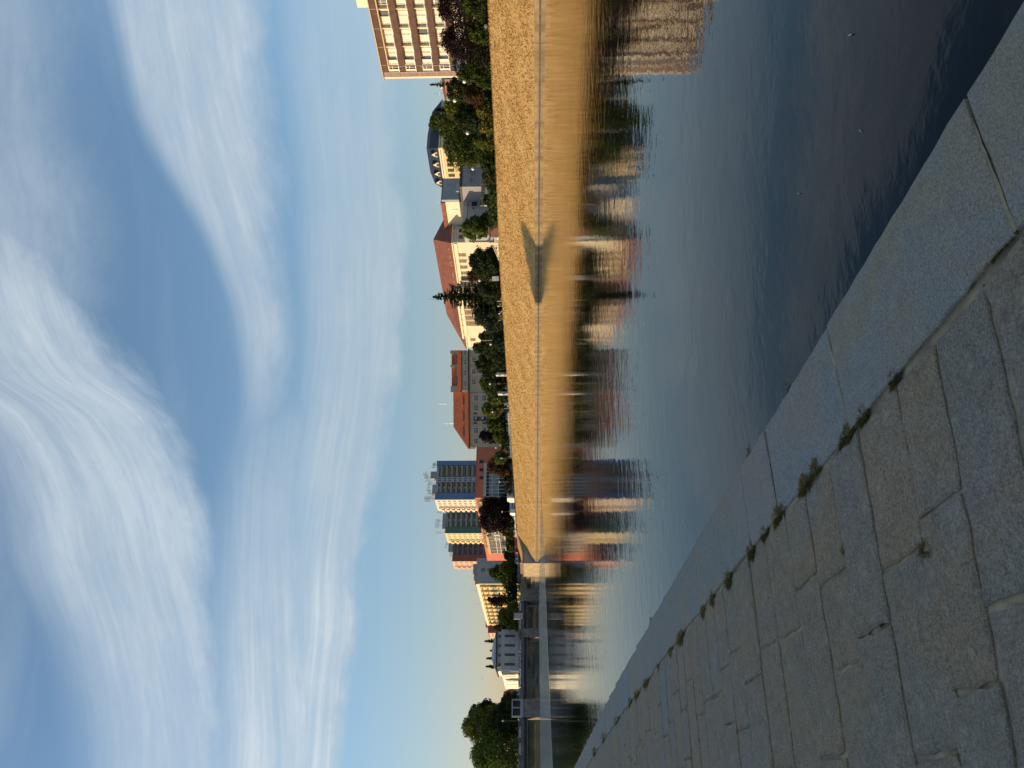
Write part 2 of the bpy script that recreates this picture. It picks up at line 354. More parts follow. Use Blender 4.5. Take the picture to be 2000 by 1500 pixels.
# ------------------------------------------------------------------ setting: water, banks, ground, quay
def grid(name, m, xs, ys, zf, k='structure', smooth=True):
    X, Y = np.meshgrid(np.array(xs, float), np.array(ys, float)); Z = zf(X, Y); Xp, Yp, Zp = X, Y, Z
    if isinstance(Z, tuple): Xp, Yp, Zp = Z
    nx, ny = len(xs), len(ys); me = bpy.data.meshes.new(name)
    V = np.stack([Xp, Yp, Zp], -1).reshape(-1, 3); i = np.arange(nx * ny).reshape(ny, nx)
    Fc = np.stack([i[:-1, :-1], i[:-1, 1:], i[1:, 1:], i[1:, :-1]], -1).reshape(-1, 4)
    me.from_pydata(V.tolist(), [], Fc.tolist()); me.materials.append(m)
    if smooth: me.polygons.foreach_set('use_smooth', [True] * len(me.polygons))
    me.update(); o = obj(name, me); o['kind'] = k; return o
def fbm(X, Y, s, seed=0):
    rs = np.random.RandomState(seed); out = 0 * X; a = 1.0
    for k in range(5):
        for _ in range(3):
            t = rs.rand() * 6.283; ph = rs.rand() * 6.283; f = s * (2 ** k) * (0.7 + 0.6 * rs.rand())
            out = out + a * np.sin((X * math.cos(t) + Y * math.sin(t)) * f + ph)
        a *= 0.55
    return out / 3.0

# water
mw = bpy.data.materials.new('river_water'); mw.use_nodes = True; G = NG(mw.node_tree); nt = mw.node_tree; b = nt.nodes['Principled BSDF']
b.inputs['Base Color'].default_value = (0.002, 0.004, 0.005, 1); b.inputs['Roughness'].default_value = 0.012; b.inputs['IOR'].default_value = 1.19
tc = nt.nodes.new('ShaderNodeTexCoord').outputs['Object']; wx, wy, wz = G.sep(tc)
# calm water with faint wind ripples; a rougher band of current lies across the river before the bridge
n1 = G.noise(G.comb(G.m('MULTIPLY', wx, 0.75), wy, 0.0), 1.9, 4, 0.55, 0.3)
n2 = G.noise(G.comb(wx, G.m('MULTIPLY', wy, 1.3), 5.0), 5.5, 3, 0.55)
n3 = G.noise(tc, 0.07, 3, 0.55)
patch = G.smooth(n3, 0.35, 0.65, 0.55, 1.25)
near = G.smooth(G.m('ADD', wx, G.m('MULTIPLY', wy, 0.25)), 20.0, 90.0, 1.0, 0.30)
hgt = G.m('ADD', G.m('MULTIPLY', n1, 0.0060), G.m('MULTIPLY', n2, 0.0016))
hgt = G.m('MULTIPLY', hgt, G.m('MULTIPLY', patch, near))
s0 = onZ(1066, 1172, 0); s1 = onZ(1079, 1500, 0); s2 = onZ(1052.5, 1172, 0); s3 = onZ(1055.5, 1500, 0)
# signed position between the near line (s0-s1) and the far line (s2-s3)
def side(p, q):                                             # >0 beyond the line seen from the camera
    dx, dy = q[0] - p[0], q[1] - p[1]; ln = math.hypot(dx, dy); nx, ny = -dy / ln, dx / ln
    if nx * p[0] + ny * p[1] < 0: nx, ny = -nx, -ny
    return G.m('ADD', G.m('ADD', G.m('MULTIPLY', wx, nx), G.m('MULTIPLY', wy, ny)), -(nx * p[0] + ny * p[1]))
wob = G.m('MULTIPLY', G.m('SUBTRACT', G.noise(tc, 0.05, 3), 0.5), 14.0)
inb = G.m('MULTIPLY', G.smooth(G.m('ADD', side(s0, s1), G.m('MULTIPLY', wob, 0.4)), -1.5, 1.5), G.smooth(side(s2, s3), 2.0, -2.0))
inb = G.m('MULTIPLY', inb, G.smooth(wx, s2[0] - 6, s2[0] - 0.5, 1.0, 0.0))
rip = G.m('MULTIPLY', G.noise(tc, 2.6, 3, 0.6), 0.16)
hgt = G.m('ADD', hgt, G.m('MULTIPLY', rip, inb))
bn = nt.nodes.new('ShaderNodeBump'); bn.inputs['Strength'].default_value = 1.0; bn.inputs['Distance'].default_value = 1.0
G.l.new(hgt, bn.inputs['Height']); G.l.new(bn.outputs[0], b.inputs['Normal'])
grid('water', mw, [-60, 0, 60, 112], [-400, -100, 100, 300, 470], lambda X, Y: 0 * X, 'structure', False)

# dry grass embankment on the far bank, its concrete footing and the land behind
mg = bpy.data.materials.new('dry_grass'); mg.use_nodes = True; G = NG(mg.node_tree); nt = mg.node_tree; b = nt.nodes['Principled BSDF']; b.inputs['Roughness'].default_value = 0.95
b.inputs['Specular IOR Level'].default_value = 0.1
tc = nt.nodes.new('ShaderNodeTexCoord').outputs['Object']; gx, gy, gzz = G.sep(tc)
v1 = G.noise(G.comb(gx, G.m('MULTIPLY', gy, 0.6), gzz), 0.35, 5, 0.65, 0.4); v2 = G.noise(tc, 4.6, 4, 0.75); v3 = G.noise(G.comb(G.m('MULTIPLY', gx, 0.5), G.m('MULTIPLY', gy, 1.3), gzz), 0.8, 6, 0.75, 0.1)
c = G.mix(G.smooth(v1, 0.3, 0.7), (0.48, 0.30, 0.115), (0.585, 0.38, 0.16))
c = G.mix(G.smooth(v2, 0.58, 0.76, 0, 0.26), c, (0.22, 0.125, 0.035)); c = G.mix(G.smooth(v3, 0.58, 0.78, 0, 0.35), c, (0.20, 0.125, 0.035))
foot = G.smooth(G.m('ADD', gx, G.m('MULTIPLY', v2, 0.9)), 106.2, 105.6); c = G.mix(G.m('MULTIPLY', foot, 0.55), c, (0.16, 0.17, 0.045))
G.l.new(c, b.inputs['Base Color']); bn = nt.nodes.new('ShaderNodeBump'); bn.inputs['Distance'].default_value = 0.03; bn.inputs['Strength'].default_value = 1
G.l.new(G.m('ADD', v2, G.noise(tc, 9.0, 3, 0.7)), bn.inputs['Height']); G.l.new(bn.outputs[0], b.inputs['Normal'])
XB, XT = 105.0, 120.0
top = lambda Y: np.interp(Y, [0, 82, 122, 155, 400], [8.3, 8.6, 9.0, 9.6, 9.6])
def bank(X, Y):
    t = (X - (XB + 0.35)) / (XT - XB - 0.35); z = 0.8 + (top(Y) - 0.8) * t
    z = z + 0.05 * fbm(X, Y, 0.9, 3) * np.minimum(1, np.minimum(t, 1 - t) * 8 + 0.15)
    Ye = np.where(Y > 366, 366 + (Y - 366) * (0.35 + 0.95 * t), Y); return X, Ye, z
grid('grass_embankment', mg, np.linspace(XB + .35, XT, 26), np.concatenate([np.arange(-80, 40, 4), np.arange(40, 380, 0.8)]), bank)
# thousands of dry tussocks over the slope: nobody could count them
rs = np.random.RandomState(5); n = 52000
t = rs.rand(n) ** 0.9; Yt = 45 + 325 * rs.rand(n) ** 1.5; Xt = XB + .5 + (XT - XB - .3) * t
t[:4000] = 1.0; Xt[:4000] = XT - 0.1 + 0.5 * rs.rand(4000)
Zt = 0.8 + (top(Yt) - 0.8) * np.clip((Xt - XB - .35) / (XT - XB - .35), 0, 1)
hh = (0.07 + 0.15 * rs.rand(n)) * np.where(t == 1, 1.0, 1.0); ang = rs.rand(n) * 6.283; ww = 0.05 + 0.16 * rs.rand(n)
dx, dy = np.cos(ang) * ww, np.sin(ang) * ww; lx, ly = (rs.rand(n) - .5) * .2, (rs.rand(n) - .5) * .2
V = np.stack([np.stack([Xt - dx, Yt - dy, Zt - .05], -1), np.stack([Xt + dx, Yt + dy, Zt - .05], -1), np.stack([Xt + dx * .5 + lx, Yt + dy * .5 + ly, Zt + hh], -1), np.stack([Xt - dx * .5 + lx, Yt - dy * .5 + ly, Zt + hh * .8], -1)], 1)
mtt = foliage('dry_tussock', (0.52, 0.34, 0.13), (0.60, 0.40, 0.165), (0.42, 0.27, 0.10), 2.0)
kind(obj('dry_grass', quadmesh('dry_grass', V, mtt)), 'stuff')
# footing wall
bf = MB()
for k, y in enumerate(np.arange(-80, 372, 8.0)):
    bf.prism([(XB, -1.5), (XB + .0, .34), (XB + .03, .34), (XB + .03, .40), (XB - .02, .40), (XB + .02, .82), (XB + .62, .86), (XB + .62, -1.5)], 'y', y, min(y + 7.95, 371.5))
kind(bf.build('embankment_footing', mat('footing_concrete', (0.27, 0.20, 0.12), 0.9, 0.25, 0.6, 0.02, 4.0)), 'structure')
bw = MB()
for y in np.arange(-80, 372, 8.0): bw.box(XB - .12, XB - .02, y, min(y + 7.95, 371.5), -.5, .16)
kind(bw.build('wet_stone_line', mat('wet_stone', (0.08, 0.065, 0.042), 0.6, 0.3, 1.0)), 'structure')
ml = mat('land_soil', (0.12, 0.11, 0.06), 0.95, 0.3, 0.2); mpv = mat('promenade_paving', (0.25, 0.23, 0.20), 0.9, 0.1, 0.5)
def land(X, Y): return np.where(X < 120.4, top(Y) + 0.0, top(Y) + 0.02)
grid('ground', ml, [119.9, 121.5, 200, 500, 1500, 4000], [-500, 0, 82, 122, 155, 250, 400, 800, 2000, 5000], land, smooth=False)
grid('promenade', mpv, [121.8, 123.2], [-60, 0, 82, 122, 155, 400], lambda X, Y: top(Y) + .035, smooth=False)
# land beyond the bridge
def far(X, Y): return np.interp(Y, [455, 470, 486, 6000], [-0.5, 2.2, 9.2, 9.5]) + 0.25 * fbm(X, Y, 0.25, 8) * (Y < 490)
grid('far_bank', mat('far_bank_grass', (0.085, 0.078, 0.045), 0.95, 0.5, 0.12, 0.1, 1.5), list(np.arange(-120, 121, 4.0)), [455, 459, 463, 467, 470, 474, 478, 482, 486, 500, 900, 3000], far)
grid('left_land', ml, [-4000, -1500, -300, -120], [455, 900, 4000], lambda X, Y: 9.0 + 0 * X, smooth=False)

# near bank on the left, out of the picture: it throws the evening shade on the quay
def nb(X, Y): return np.interp(X, [-60, -22, -16, -5.0], [9.2, 9.0, 8.4, 0.54]) + 0.12 * fbm(X, Y, .5, 4) * (X < -6)
mgn = mat('shaded_grass', (0.06, 0.085, 0.025), 0.95, 0.3, 0.8, 0.08, 5.0)
grid('near_bank', mgn, list(np.linspace(-60, -24, 6)) + list(np.linspace(-22, -5.0, 18)), list(np.arange(-60, 460, 4.0)), nb)

# quay: granite coping and rough paving
Q = 0.55
EY = [-100, 4.7, 6.8, 8.2, 10.2, 14.2, 23, 40, 120, 450]; EX = [1.51, 1.50, 1.47, 1.43, 1.39, 1.25, .92, .25, -2.9, -4.2]
ex = lambda y: float(np.interp(y, EY, EX))
CW = 0.415
def stone_mat(name, cool, warm, brown, smooth_=False):
    m = bpy.data.materials.new(name); m.use_nodes = True; t = m.node_tree; G = NG(t); b = t.nodes['Principled BSDF']
    b.inputs['Roughness'].default_value = 0.85; b.inputs['Specular IOR Level'].default_value = 0.25
    tc = t.nodes.new('ShaderNodeTexCoord').outputs['Object']; ge = t.nodes.new('ShaderNodeNewGeometry').outputs['Random Per Island']
    wn = t.nodes.new('ShaderNodeTexWhiteNoise'); wn.noise_dimensions = '1D'; G.l.new(ge, wn.inputs['W']); rc = wn.outputs['Value']
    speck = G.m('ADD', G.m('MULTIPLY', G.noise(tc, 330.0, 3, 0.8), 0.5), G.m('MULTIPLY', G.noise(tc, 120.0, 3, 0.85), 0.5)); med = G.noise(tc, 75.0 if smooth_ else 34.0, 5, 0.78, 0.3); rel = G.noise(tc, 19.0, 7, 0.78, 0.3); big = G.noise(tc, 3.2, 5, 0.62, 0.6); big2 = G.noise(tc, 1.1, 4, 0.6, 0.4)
    c = G.mix(rc, cool, warm); c = G.mix(G.smooth(ge, 0.80, 0.95, 0, 0.55), c, brown)
    c = G.mix(G.smooth(big, 0.40, 0.66, 0, 0.62), c, brown); c = G.mix(G.smooth(big2, 0.5, 0.72, 0, 0.6), c, (0.30, 0.31, 0.30)); c = G.mix(G.smooth(wn.outputs['Color'] if False else G.noise(tc, 0.9, 2), 0.52, 0.7, 0, 0.35), c, (0.44, 0.30, 0.24))
    c = G.mix(G.smooth(speck, 0.41, 0.59, 0.0, 1.0), G.mix(1.0, c, (0.58, 0.58, 0.60) if not smooth_ else (0.62, 0.62, 0.64), 'MULTIPLY'), G.mix(1.0, c, (1.30, 1.29, 1.26) if not smooth_ else (1.25, 1.25, 1.23), 'MULTIPLY'))
    c = G.mix(G.smooth(med, 0.56, 0.74, 0, 0.3 if smooth_ else 0.6), c, (0.12, 0.11, 0.095)); stn = G.noise(tc, 9.0, 5, 0.7, 1.2)
    c = G.mix(G.smooth(stn, 0.66, 0.76, 0, 0.55), c, (0.05, 0.052, 0.05))
    c = G.mix(G.smooth(rel, 0.49, 0.34, 0, 0.25 if smooth_ else 0.5), c, (0.13, 0.118, 0.098)); c = G.mix(G.smooth(rel, 0.54, 0.68, 0, 0.2 if smooth_ else 0.45), c, (0.56, 0.50, 0.41))  # shade of the hollows painted into the colour, over the stone's own mottling
    G.l.new(c, b.inputs['Base Color'])
    h = G.m('ADD', G.m('MULTIPLY', rel, 0.012 if smooth_ else 0.034), G.m('MULTIPLY', med, 0.0055))
    h = G.m('ADD', h, G.m('MULTIPLY', speck, 0.0010))
    bn = t.nodes.new('ShaderNodeBump'); bn.inputs['Distance'].default_value = 1.0; bn.inputs['Strength'].default_value = 0.4 if smooth_ else 0.6
    G.l.new(h, bn.inputs['Height']); G.l.new(bn.outputs[0], b.inputs['Normal']); return m
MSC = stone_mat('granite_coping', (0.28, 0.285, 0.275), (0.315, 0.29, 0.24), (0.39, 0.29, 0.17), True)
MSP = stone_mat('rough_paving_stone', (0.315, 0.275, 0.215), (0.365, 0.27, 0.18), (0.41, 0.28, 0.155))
MMO = mat('sandy_mortar', (0.40, 0.30, 0.18), 0.95, 0.28, 5.0, 0.004, 60.0)
def stone(b, x0, x1, y0, y1, z, jit, seg, cham, rnd, skew=0.0, base=0.45):
    """one flat stone with uneven outline and a worn, chamfered edge"""
    pts = []
    def side_(ax, ay, bx, by):
        nseg = max(1, int(round(math.hypot(bx - ax, by - ay) / seg)))
        for i in range(nseg):
            t = i / nseg; j = jit * (1.6 if i == 0 else 1.0)
            pts.append((ax + (bx - ax) * t + (rnd.random() - .5) * j, ay + (by - ay) * t + (rnd.random() - .5) * j))
    cxm, cym = (x0 + x1) / 2, (y0 + y1) / 2; sh = lambda x: skew * (1.09 - x)
    side_(x0, y0 + sh(x0), x1, y0 + sh(x1)); side_(x1, y0 + sh(x1), x1, y1 + sh(x1)); side_(x1, y1 + sh(x1), x0, y1 + sh(x0)); side_(x0, y1 + sh(x0), x0, y0 + sh(x0))
    cym += sh(cxm); n = len(pts); dz = (rnd.random() - .3) * 0.004; tx, ty = (rnd.random() - .5) * .006, (rnd.random() - .5) * .006
    def zt(x, y): return z + dz + (x - cxm) * tx + (y - cym) * ty
    ins = []
    for (x, y) in pts:
        d = math.hypot(x - cxm, y - cym) + 1e-6; k = max(0.0, 1 - cham * (1.2 + rnd.random()) / d); ins.append((cxm + (x - cxm) * k, cym + (y - cym) * k))
    vs = [(x, y, zt(x, y)) for x, y in ins] + [(x, y, zt(x, y) - cham * 0.7) for x, y in pts] + [(x, y, z - base) for x, y in pts] + [(cxm, cym, zt(cxm, cym) + 0.003 * rnd.random())]
    fs = [(i, (i + 1) % n, 3 * n) for i in range(n)]
    fs += [(n + i, n + (i + 1) % n, (i + 1) % n, i) for i in range(n)] + [(2 * n + i, 2 * n + (i + 1) % n, n + (i + 1) % n, n + i) for i in range(n)]
    b.add(vs, fs)
rq = random.Random(11)
cj = [-3.0, -2.1, -1.2, -0.35, 0.45, 1.325, 2.33, 3.18, 3.63, 4.23, 4.95, 5.62, 6.35, 7.2, 8.22, 9.0, 9.9, 10.6, 11.6]
while cj[-1] < 60: cj.append(cj[-1] + 0.6 + 0.5 * rq.random())
bc = MB()
for a, c_ in zip(cj[:-1], cj[1:]):
    e = ex((a + c_) / 2); gap = 0.006 if a > 1 else 0.009
    stone(bc, e - CW + .008, e + (rq.random() - .5) * .008, a + gap, c_ - gap, Q + .004 + .003 * rq.random(), 0.004 + 0.0022 * min(3, a if a > 0 else 0), 0.07, 0.005, rq, 0.02, 0.5)
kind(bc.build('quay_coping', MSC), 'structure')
bm = MB()
for a in cj[4:60]:
    e = ex(a); n_ = 14
    vs = []
    for i in range(n_ + 1):
        x = e - CW + .01 + (CW - .016) * i / n_; j = (rq.random() - .5) * .003; w_ = .0058 + .0025 * rq.random(); vs += [(x, a - w_ + j, Q + .0035), (x, a + w_ * .8 + j, Q + .0045)]
    bm.add(vs, [(2 * i, 2 * i + 2, 2 * i + 3, 2 * i + 1) for i in range(n_)])
kind(bm.build('coping_mortar', MMO), 'structure')
rows = [-3.0, -2.7, -2.4, -2.1, -1.8, -1.5, -1.25, -1.0, -.75, -.5, -.25, 0.0, .28, .55, .82, 1.10, 1.30, 1.475, 1.73, 1.975, 2.27, 2.55, 2.83, 3.10, 3.42]
while rows[-1] < 34: rows.append(rows[-1] + 0.24 + 0.12 * rq.random())
bp = MB(); known = {1.73: [0.69, 0.25, -0.2], 2.27: [0.48, 0.02], 1.475: [0.40, -.1], 1.975: [0.62, 0.12, -.3]}
for a, c_ in zip(rows[:-1], rows[1:]):
    ym = (a + c_) / 2; e = ex(ym) - CW - .012; x = e; sk = 0.17 if 1.4 < a < 1.8 else (0.12 if a < 2.4 else 0.08 * (rq.random() - .2) + .03)
    cuts = known.get(a); lim = -4.7
    while x > lim:
        nx_ = (cuts.pop(0) if cuts else x - (0.26 + 0.42 * rq.random())); nx_ = max(nx_, lim - .3)
        g1 = 0.0055 + 0.012 * rq.random() ** 3 if a < 6 else 0.006; g2 = 0.005 + 0.013 * rq.random() ** 3 if a < 6 else 0.0055
        stone(bp, nx_ + g1, x - g1 * .6, a + g2, c_ - g2 * .7, Q + .0005 + (0.007 * (rq.random() - .15) if a > 3 else 0.004 * rq.random()), 0.012 if a < 4 else 0.008, 0.045 if a < 6 else 0.10, 0.006, rq, sk if x > e - 2.2 else sk * .5, 0.2)
        x = nx_
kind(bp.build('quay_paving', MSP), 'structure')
bq = MB()
for a, c_ in zip(EY[:-1], EY[1:]):
    bq.add([(ex(a) - .02, a, Q - .0065), (ex(c_) - .02, c_, Q - .0065), (-5.4, c_, Q - .0065), (-5.4, a, Q - .0065), (ex(a) - .02, a, -1.5), (ex(c_) - .02, c_, -1.5)], [(3, 0, 1, 2), (0, 4, 5, 1)])
kind(bq.build('quay_base', MMO), 'structure')
for a, c_ in ((34, 450),):
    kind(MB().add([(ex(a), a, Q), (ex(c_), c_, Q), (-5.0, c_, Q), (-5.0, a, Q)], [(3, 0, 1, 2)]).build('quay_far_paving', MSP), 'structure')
# ------------------------------------------------------------------ buildings on the far bank
# --- hotel-like block with brown balcony parapets, top right of the upright view
X0 = 136.0; yE = PY(149, X0); g0 = 8.6
B = thing('apartment_block', 'cream block with brown balcony parapets and white curtains, nearest on the far bank', 'building', (X0, yE, g0), -math.pi / 2)
S = lambda py: yE - PY(py, X0)                              # distance along the facade from its far end
zr = PZ(748.5, 149, X0, yE) - g0; zt0 = PZ(760, 130, X0, PY(130, X0)) - g0; pit = 3.59; wh = 1.95; SE = 62.0
s1, s2, s3 = S(145.5), S(137), S(122)
part(B, 'wall', M['cream'], (0, s1, 0, 16, 0, zr + .05))
part(B, 'wall', M['cream'], (s3, SE, .9, 16, 0, zr - 1.45), (s1 + .001, s3 - .001, .3, 16, 0, zr - .3))
part(B, 'end_strip', M['stripbrown'], (s1 + .01, s2, .05, .29, 0, zr - .15))
for k in range(8): part(B, 'joint_line', M['lightgrey'], (s1 + .01, s2, .035, .06, zt0 + .9 - k * pit, zt0 + .98 - k * pit))
part(B, 'joint_line', M['lightgrey'], (s2 - .04, s2 + .06, -.01, .3, 0, zr)); part(B, 'joint_line', M['lightgrey'], (s2 + 1.55, s2 + 1.63, .0, .3, 0, zr))
b_ = MB(); b_.box(s2 + .07, SE, -.05, .25, zr - 1.35, zr - .22)
for k in range(14): b_.box(s3 + k * 4.3, s3 + k * 4.3 + .09, -.09, -.052, zr - 1.35, zr - .22, 1)
b_.build('attic_parapet', [M['panelbrown'], M['salmonpale']], B)
part(B, 'roof_slab', M['salmonpale'], (-.25, SE, -.3, 16, zr - .2, zr)); part(B, 'loggia_roof', M['salmonpale'], (s3 - .2, SE, -.15, .89, zr - 1.75, zr - 1.47))
rb = random.Random(3)
for k in range(8):
    zw = zt0 - k * pit - wh
    if zw < 0.3: break
    part(B, 'spandrel_panel', M['panelbrown'], (s2 + .08, s3 - .02, .12, .29, zw - 1.45, zw - .12))
    obj('window', win_mesh(1.35, wh, 'c3'), B, (s2 + .85, .298, zw)); obj('window', win_mesh(2.2, wh, 'c3x'), B, ((s2 + 1.66 + s3) / 2, .298, zw))
    pr = MB(); pr.box(s3, SE, -.0, .14, zw - 1.52, zw - .28); pr.box(s3, SE, .141, .89, zw - 1.66, zw - 1.48)
    pj = pr
    for i in range(14):
        for j in (0, 1): pj.box(s3 + i * 4.25 + j * 2.12, s3 + i * 4.25 + j * 2.12 + .05, -.012, -.001, zw - 1.5, zw - .3, 1)
    pr.build('balcony_parapet', [M['panelbrown'], M['dark']], B)
    ra = MB()
    for i in range(27):
        a = s3 + .15 + i * 2.12; ra.box(a, a + .9, .02, .06, zw - .12, zw - .02); ra.box(a + 1.05, a + 1.95, .02, .06, zw - .16, zw - .06); ra.box(a + .4, a + .45, .02, .06, zw - .28, zw - .1)
    ra.build('balcony_rail', M['white'], B)
    for i in range(14):
        a = s3 + .35 + i * 4.25
        if a + 4 > SE: break
        obj('window', win_mesh(1.5, wh - .25, 'w3x' if rb.random() < .12 else 'c3x'), B, (a + 1.0, .899, zw + .1)); obj('window', win_mesh(.8, wh, 'd1' if rb.random() < .2 else 'c1'), B, (a + 2.5, .899, zw - .1))
    for i in range(14): part(B, 'balcony_divider', M['cream'], (s3 + i * 4.25 - .08, s3 + i * 4.25 + .08, .16, .895, zw - 1.5, zw + wh + .05))
s4 = S(27)
part(B, 'penthouse', M['cream'], (s4, s4 + 14, 3, 12, zr, PZ(703, 20, X0 + 4, PY(20, X0 + 4)) - g0))
antenna(B, S(8), 5, PZ(703, 20, X0 + 4, PY(20, X0 + 4)) - g0, 3.6)
# --- building with black mansard and white dormers
X0 = 190.0; yN = PY(286, X0); g0 = 9.6; ye = PY(366, X0)
B = thing('town_house', 'yellow cream house with black slate mansard and four white gabled dormers', 'building', (X0, yN, g0), 0)
zc = PZ(859, 287, X0, yN) - g0; zrf = PZ(837, 287, X0 + 3, yN) - g0; Wd = PX(250, yN) - X0
part(B, 'wall', M['yellowwall'], (0, 22, 0, ye - yN, 0, zc)); part(B, 'cornice', M['cream'], (-.5, 22.4, -.4, ye - yN, zc, zc + .45)); part(B, 'cornice', M['cream'], (-.25, 22.2, -.2, ye - yN, zc - .9, zc - .3))
rf = MB(); D_ = ye - yN
rf.add([(-.3, -.3, zc + .46), (22.3, -.3, zc + .46), (22.3, D_, zc + .46), (-.3, D_, zc + .46), (2.6, 2.8, zrf), (20, 2.8, zrf), (20, D_, zrf), (2.6, D_, zrf), (8, 8, zrf + 1.9), (15, 8, zrf + 1.9), (15, D_, zrf + 1.9), (8, D_, zrf + 1.9)],
       [(0, 1, 5, 4), (1, 2, 6, 5), (3, 0, 4, 7), (4, 5, 9, 8), (7, 4, 8, 11), (5, 6, 10, 9), (8, 9, 10, 11), (3, 7, 11, 10, 6, 2)]); rf.build('roof', M['slate'], B)
for py in (301, 321, 339, 356):
    yy = PY(py, X0) - yN; w = 1.0; z1 = zc + 2.0
    dm = MB(); dm.prism([(yy - w, zc + .1), (yy + w, zc + .1), (yy + w, z1), (yy, z1 + 1.35), (yy - w, z1)], 'x', .3, 3.2)
    d = dm.build('dormer', M['warmwhite'], B)
    obj('window', win_mesh(.95, 1.3, 'd2'), d, (.296, yy, zc + .6), -math.pi / 2)
    rr = MB(); rr.add([(.1, yy - w - .15, z1 - .12), (.1, yy, z1 + 1.5), (3.4, yy, z1 + 1.5), (3.4, yy - w - .15, z1 - .12)], [(0, 1, 2, 3)]); rr.add([(.1, yy + w + .15, z1 - .12), (.1, yy, z1 + 1.5), (3.4, yy, z1 + 1.5), (3.4, yy + w + .15, z1 - .12)], [(3, 2, 1, 0)])
    rr.build('dormer_roof', M['slate'], d)
ws = [PY(q, X0) - yN for q in (290, 300, 310, 320, 330, 340, 350)]
wins(B, 's', ws, [zc - 3.6 - 3.7 * k for k in range(5)], 1.1, 1.9, 'd2x')
part(B, 'balcony', M['dark'], (-.9, 0, PY(332, X0) - yN - 1.4, PY(332, X0) - yN + 1.4, zc - 8.0, zc - 7.0))
tw = MB(); Yt = yN + 3; Xt = PX(250, Yt); tx, ty = Xt - X0, 3.0
tw.tube((tx, ty, 0), (tx, ty, zc + 1.4), 4.2, 4.2, 20); tw.build('round_tower', M['lightgrey'], B, smooth=False)
tw = MB(); tw.ball((tx, ty, zc + 1.4), 4.35, 4.35, 2.4, 20, 10); tw.build('dome', M['slate'], B, smooth=True)
obj('window', win_mesh(1.0, 1.3, 'd2'), B, (tx - 2.5, ty - 3.42, zc - .4), -math.pi / 5)
# --- dark grey block with cream side
Y0 = 172.0; xc = PX(388, Y0); xr = PX(346, Y0); g0 = 9.6
B = thing('office_house', 'plain slate grey block with a cream lit side wall and flat roof', 'building', (xc, Y0, g0), 0)
z1 = PZ(864, 370, (xc + xr) / 2, Y0) - g0; yb = PY(440, xc) - Y0
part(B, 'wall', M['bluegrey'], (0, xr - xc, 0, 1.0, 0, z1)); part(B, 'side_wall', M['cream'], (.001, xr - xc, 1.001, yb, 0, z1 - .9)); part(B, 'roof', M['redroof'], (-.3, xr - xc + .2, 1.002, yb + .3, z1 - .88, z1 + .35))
part(B, 'coping', M['dark'], (-.1, xr - xc + .1, -.1, 1.0, z1 + .001, z1 + .18)); part(B, 'roof_vent', M['lightgrey'], (2, 4.6, -1.4, -.002, z1 - 5.2, z1 - 4.3))
wins(B, 's', [PY(410, xc) - Y0], [z1 - 4.2], 1.2, 1.6, 'c2'); wins(B, 'f', [3, 6.3], [z1 - 4.0, z1 - 7.6], 1.0, 1.2, 'd2') if False else None
part(B, 'chimney', M['dark'], (4, 4.8, 6, 6.8, z1 + .34, z1 + 1.2))
antenna(B, 3, 4, z1 + .3, 1.6, 2, .5)
# --- low grey houses in front
Y0 = 158.0; xa = PX(363, Y0); xb_ = PX(324, Y0)
B = thing('grey_house', 'dark grey rendered house with two faint windows and black eaves behind the hedge', 'building', (xa, Y0, g0), 0)
z1 = PZ(902, 345, (xa + xb_) / 2, Y0) - g0
part(B, 'wall', M['greywall'], (0, xb_ - xa, 0, 9, 0, z1)); part(B, 'eaves', M['dark'], (-.3, xb_ - xa + .3, -.35, 9.3, z1, z1 + .5))
wins(B, 'f', [PX(336.5, Y0) - xa, PX(350.5, Y0) - xa], [z1 - 2.3 - 1.0], 1.5, 1.1, 'b2'); part(B, 'downpipe', M['metal'], (xb_ - xa - 1.2, xb_ - xa - 1.08, -.12, -.002, 0, z1))
part(B, 'doorway_canopy', M['metal'], (xb_ - xa - 2.4, xb_ - xa - 1.4, -.8, -.002, 2.4, 2.6))
Y0 = 164.0; xa = PX(432, Y0); xb_ = PX(366, Y0)
B = thing('blue_grey_house', 'long blue grey house with four dark windows behind the board fence', 'building', (xa, Y0, g0), 0)
z1 = PZ(913, 405, (xa + xb_) / 2, Y0) - g0; z2 = PZ(905, 375, xb_, Y0) - g0; xm = PX(390, Y0) - xa
part(B, 'wall', M['bluegrey'], (0, xb_ - xa, 0, 8, 0, z1)); part(B, 'upper_wall', M['greywall'], (xm, xb_ - xa - .4, .4, 8, z1 + .001, z2)); part(B, 'roof', M['dark'], (xm - .3, xb_ - xa, .1, 8.3, z2 + .001, z2 + 1.0))
part(B, 'parapet', M['lightgrey'], (-.2, xm - .31, -.25, 8.3, z1, z1 + 1.1))
for py in (385, 397): wins(B, 'f', [PX(py, Y0) - xa], [z1 - 2.6, z1 - 3.6 - 1.3], 1.25, 1.3, 'd2')
part(B, 'downpipe', M['metal'], (PX(403, Y0) - xa, PX(403, Y0) - xa + .12, -.12, -.002, 0, z1)); part(B, 'wall_lamp', M['dark'], (PX(374, Y0) - xa, PX(374, Y0) - xa + .3, -.4, -.002, z1 - 1.8, z1 - 1.5), (PX(407, Y0) - xa, PX(407, Y0) - xa + .3, -.4, -.002, z1 - 1.8, z1 - 1.5))
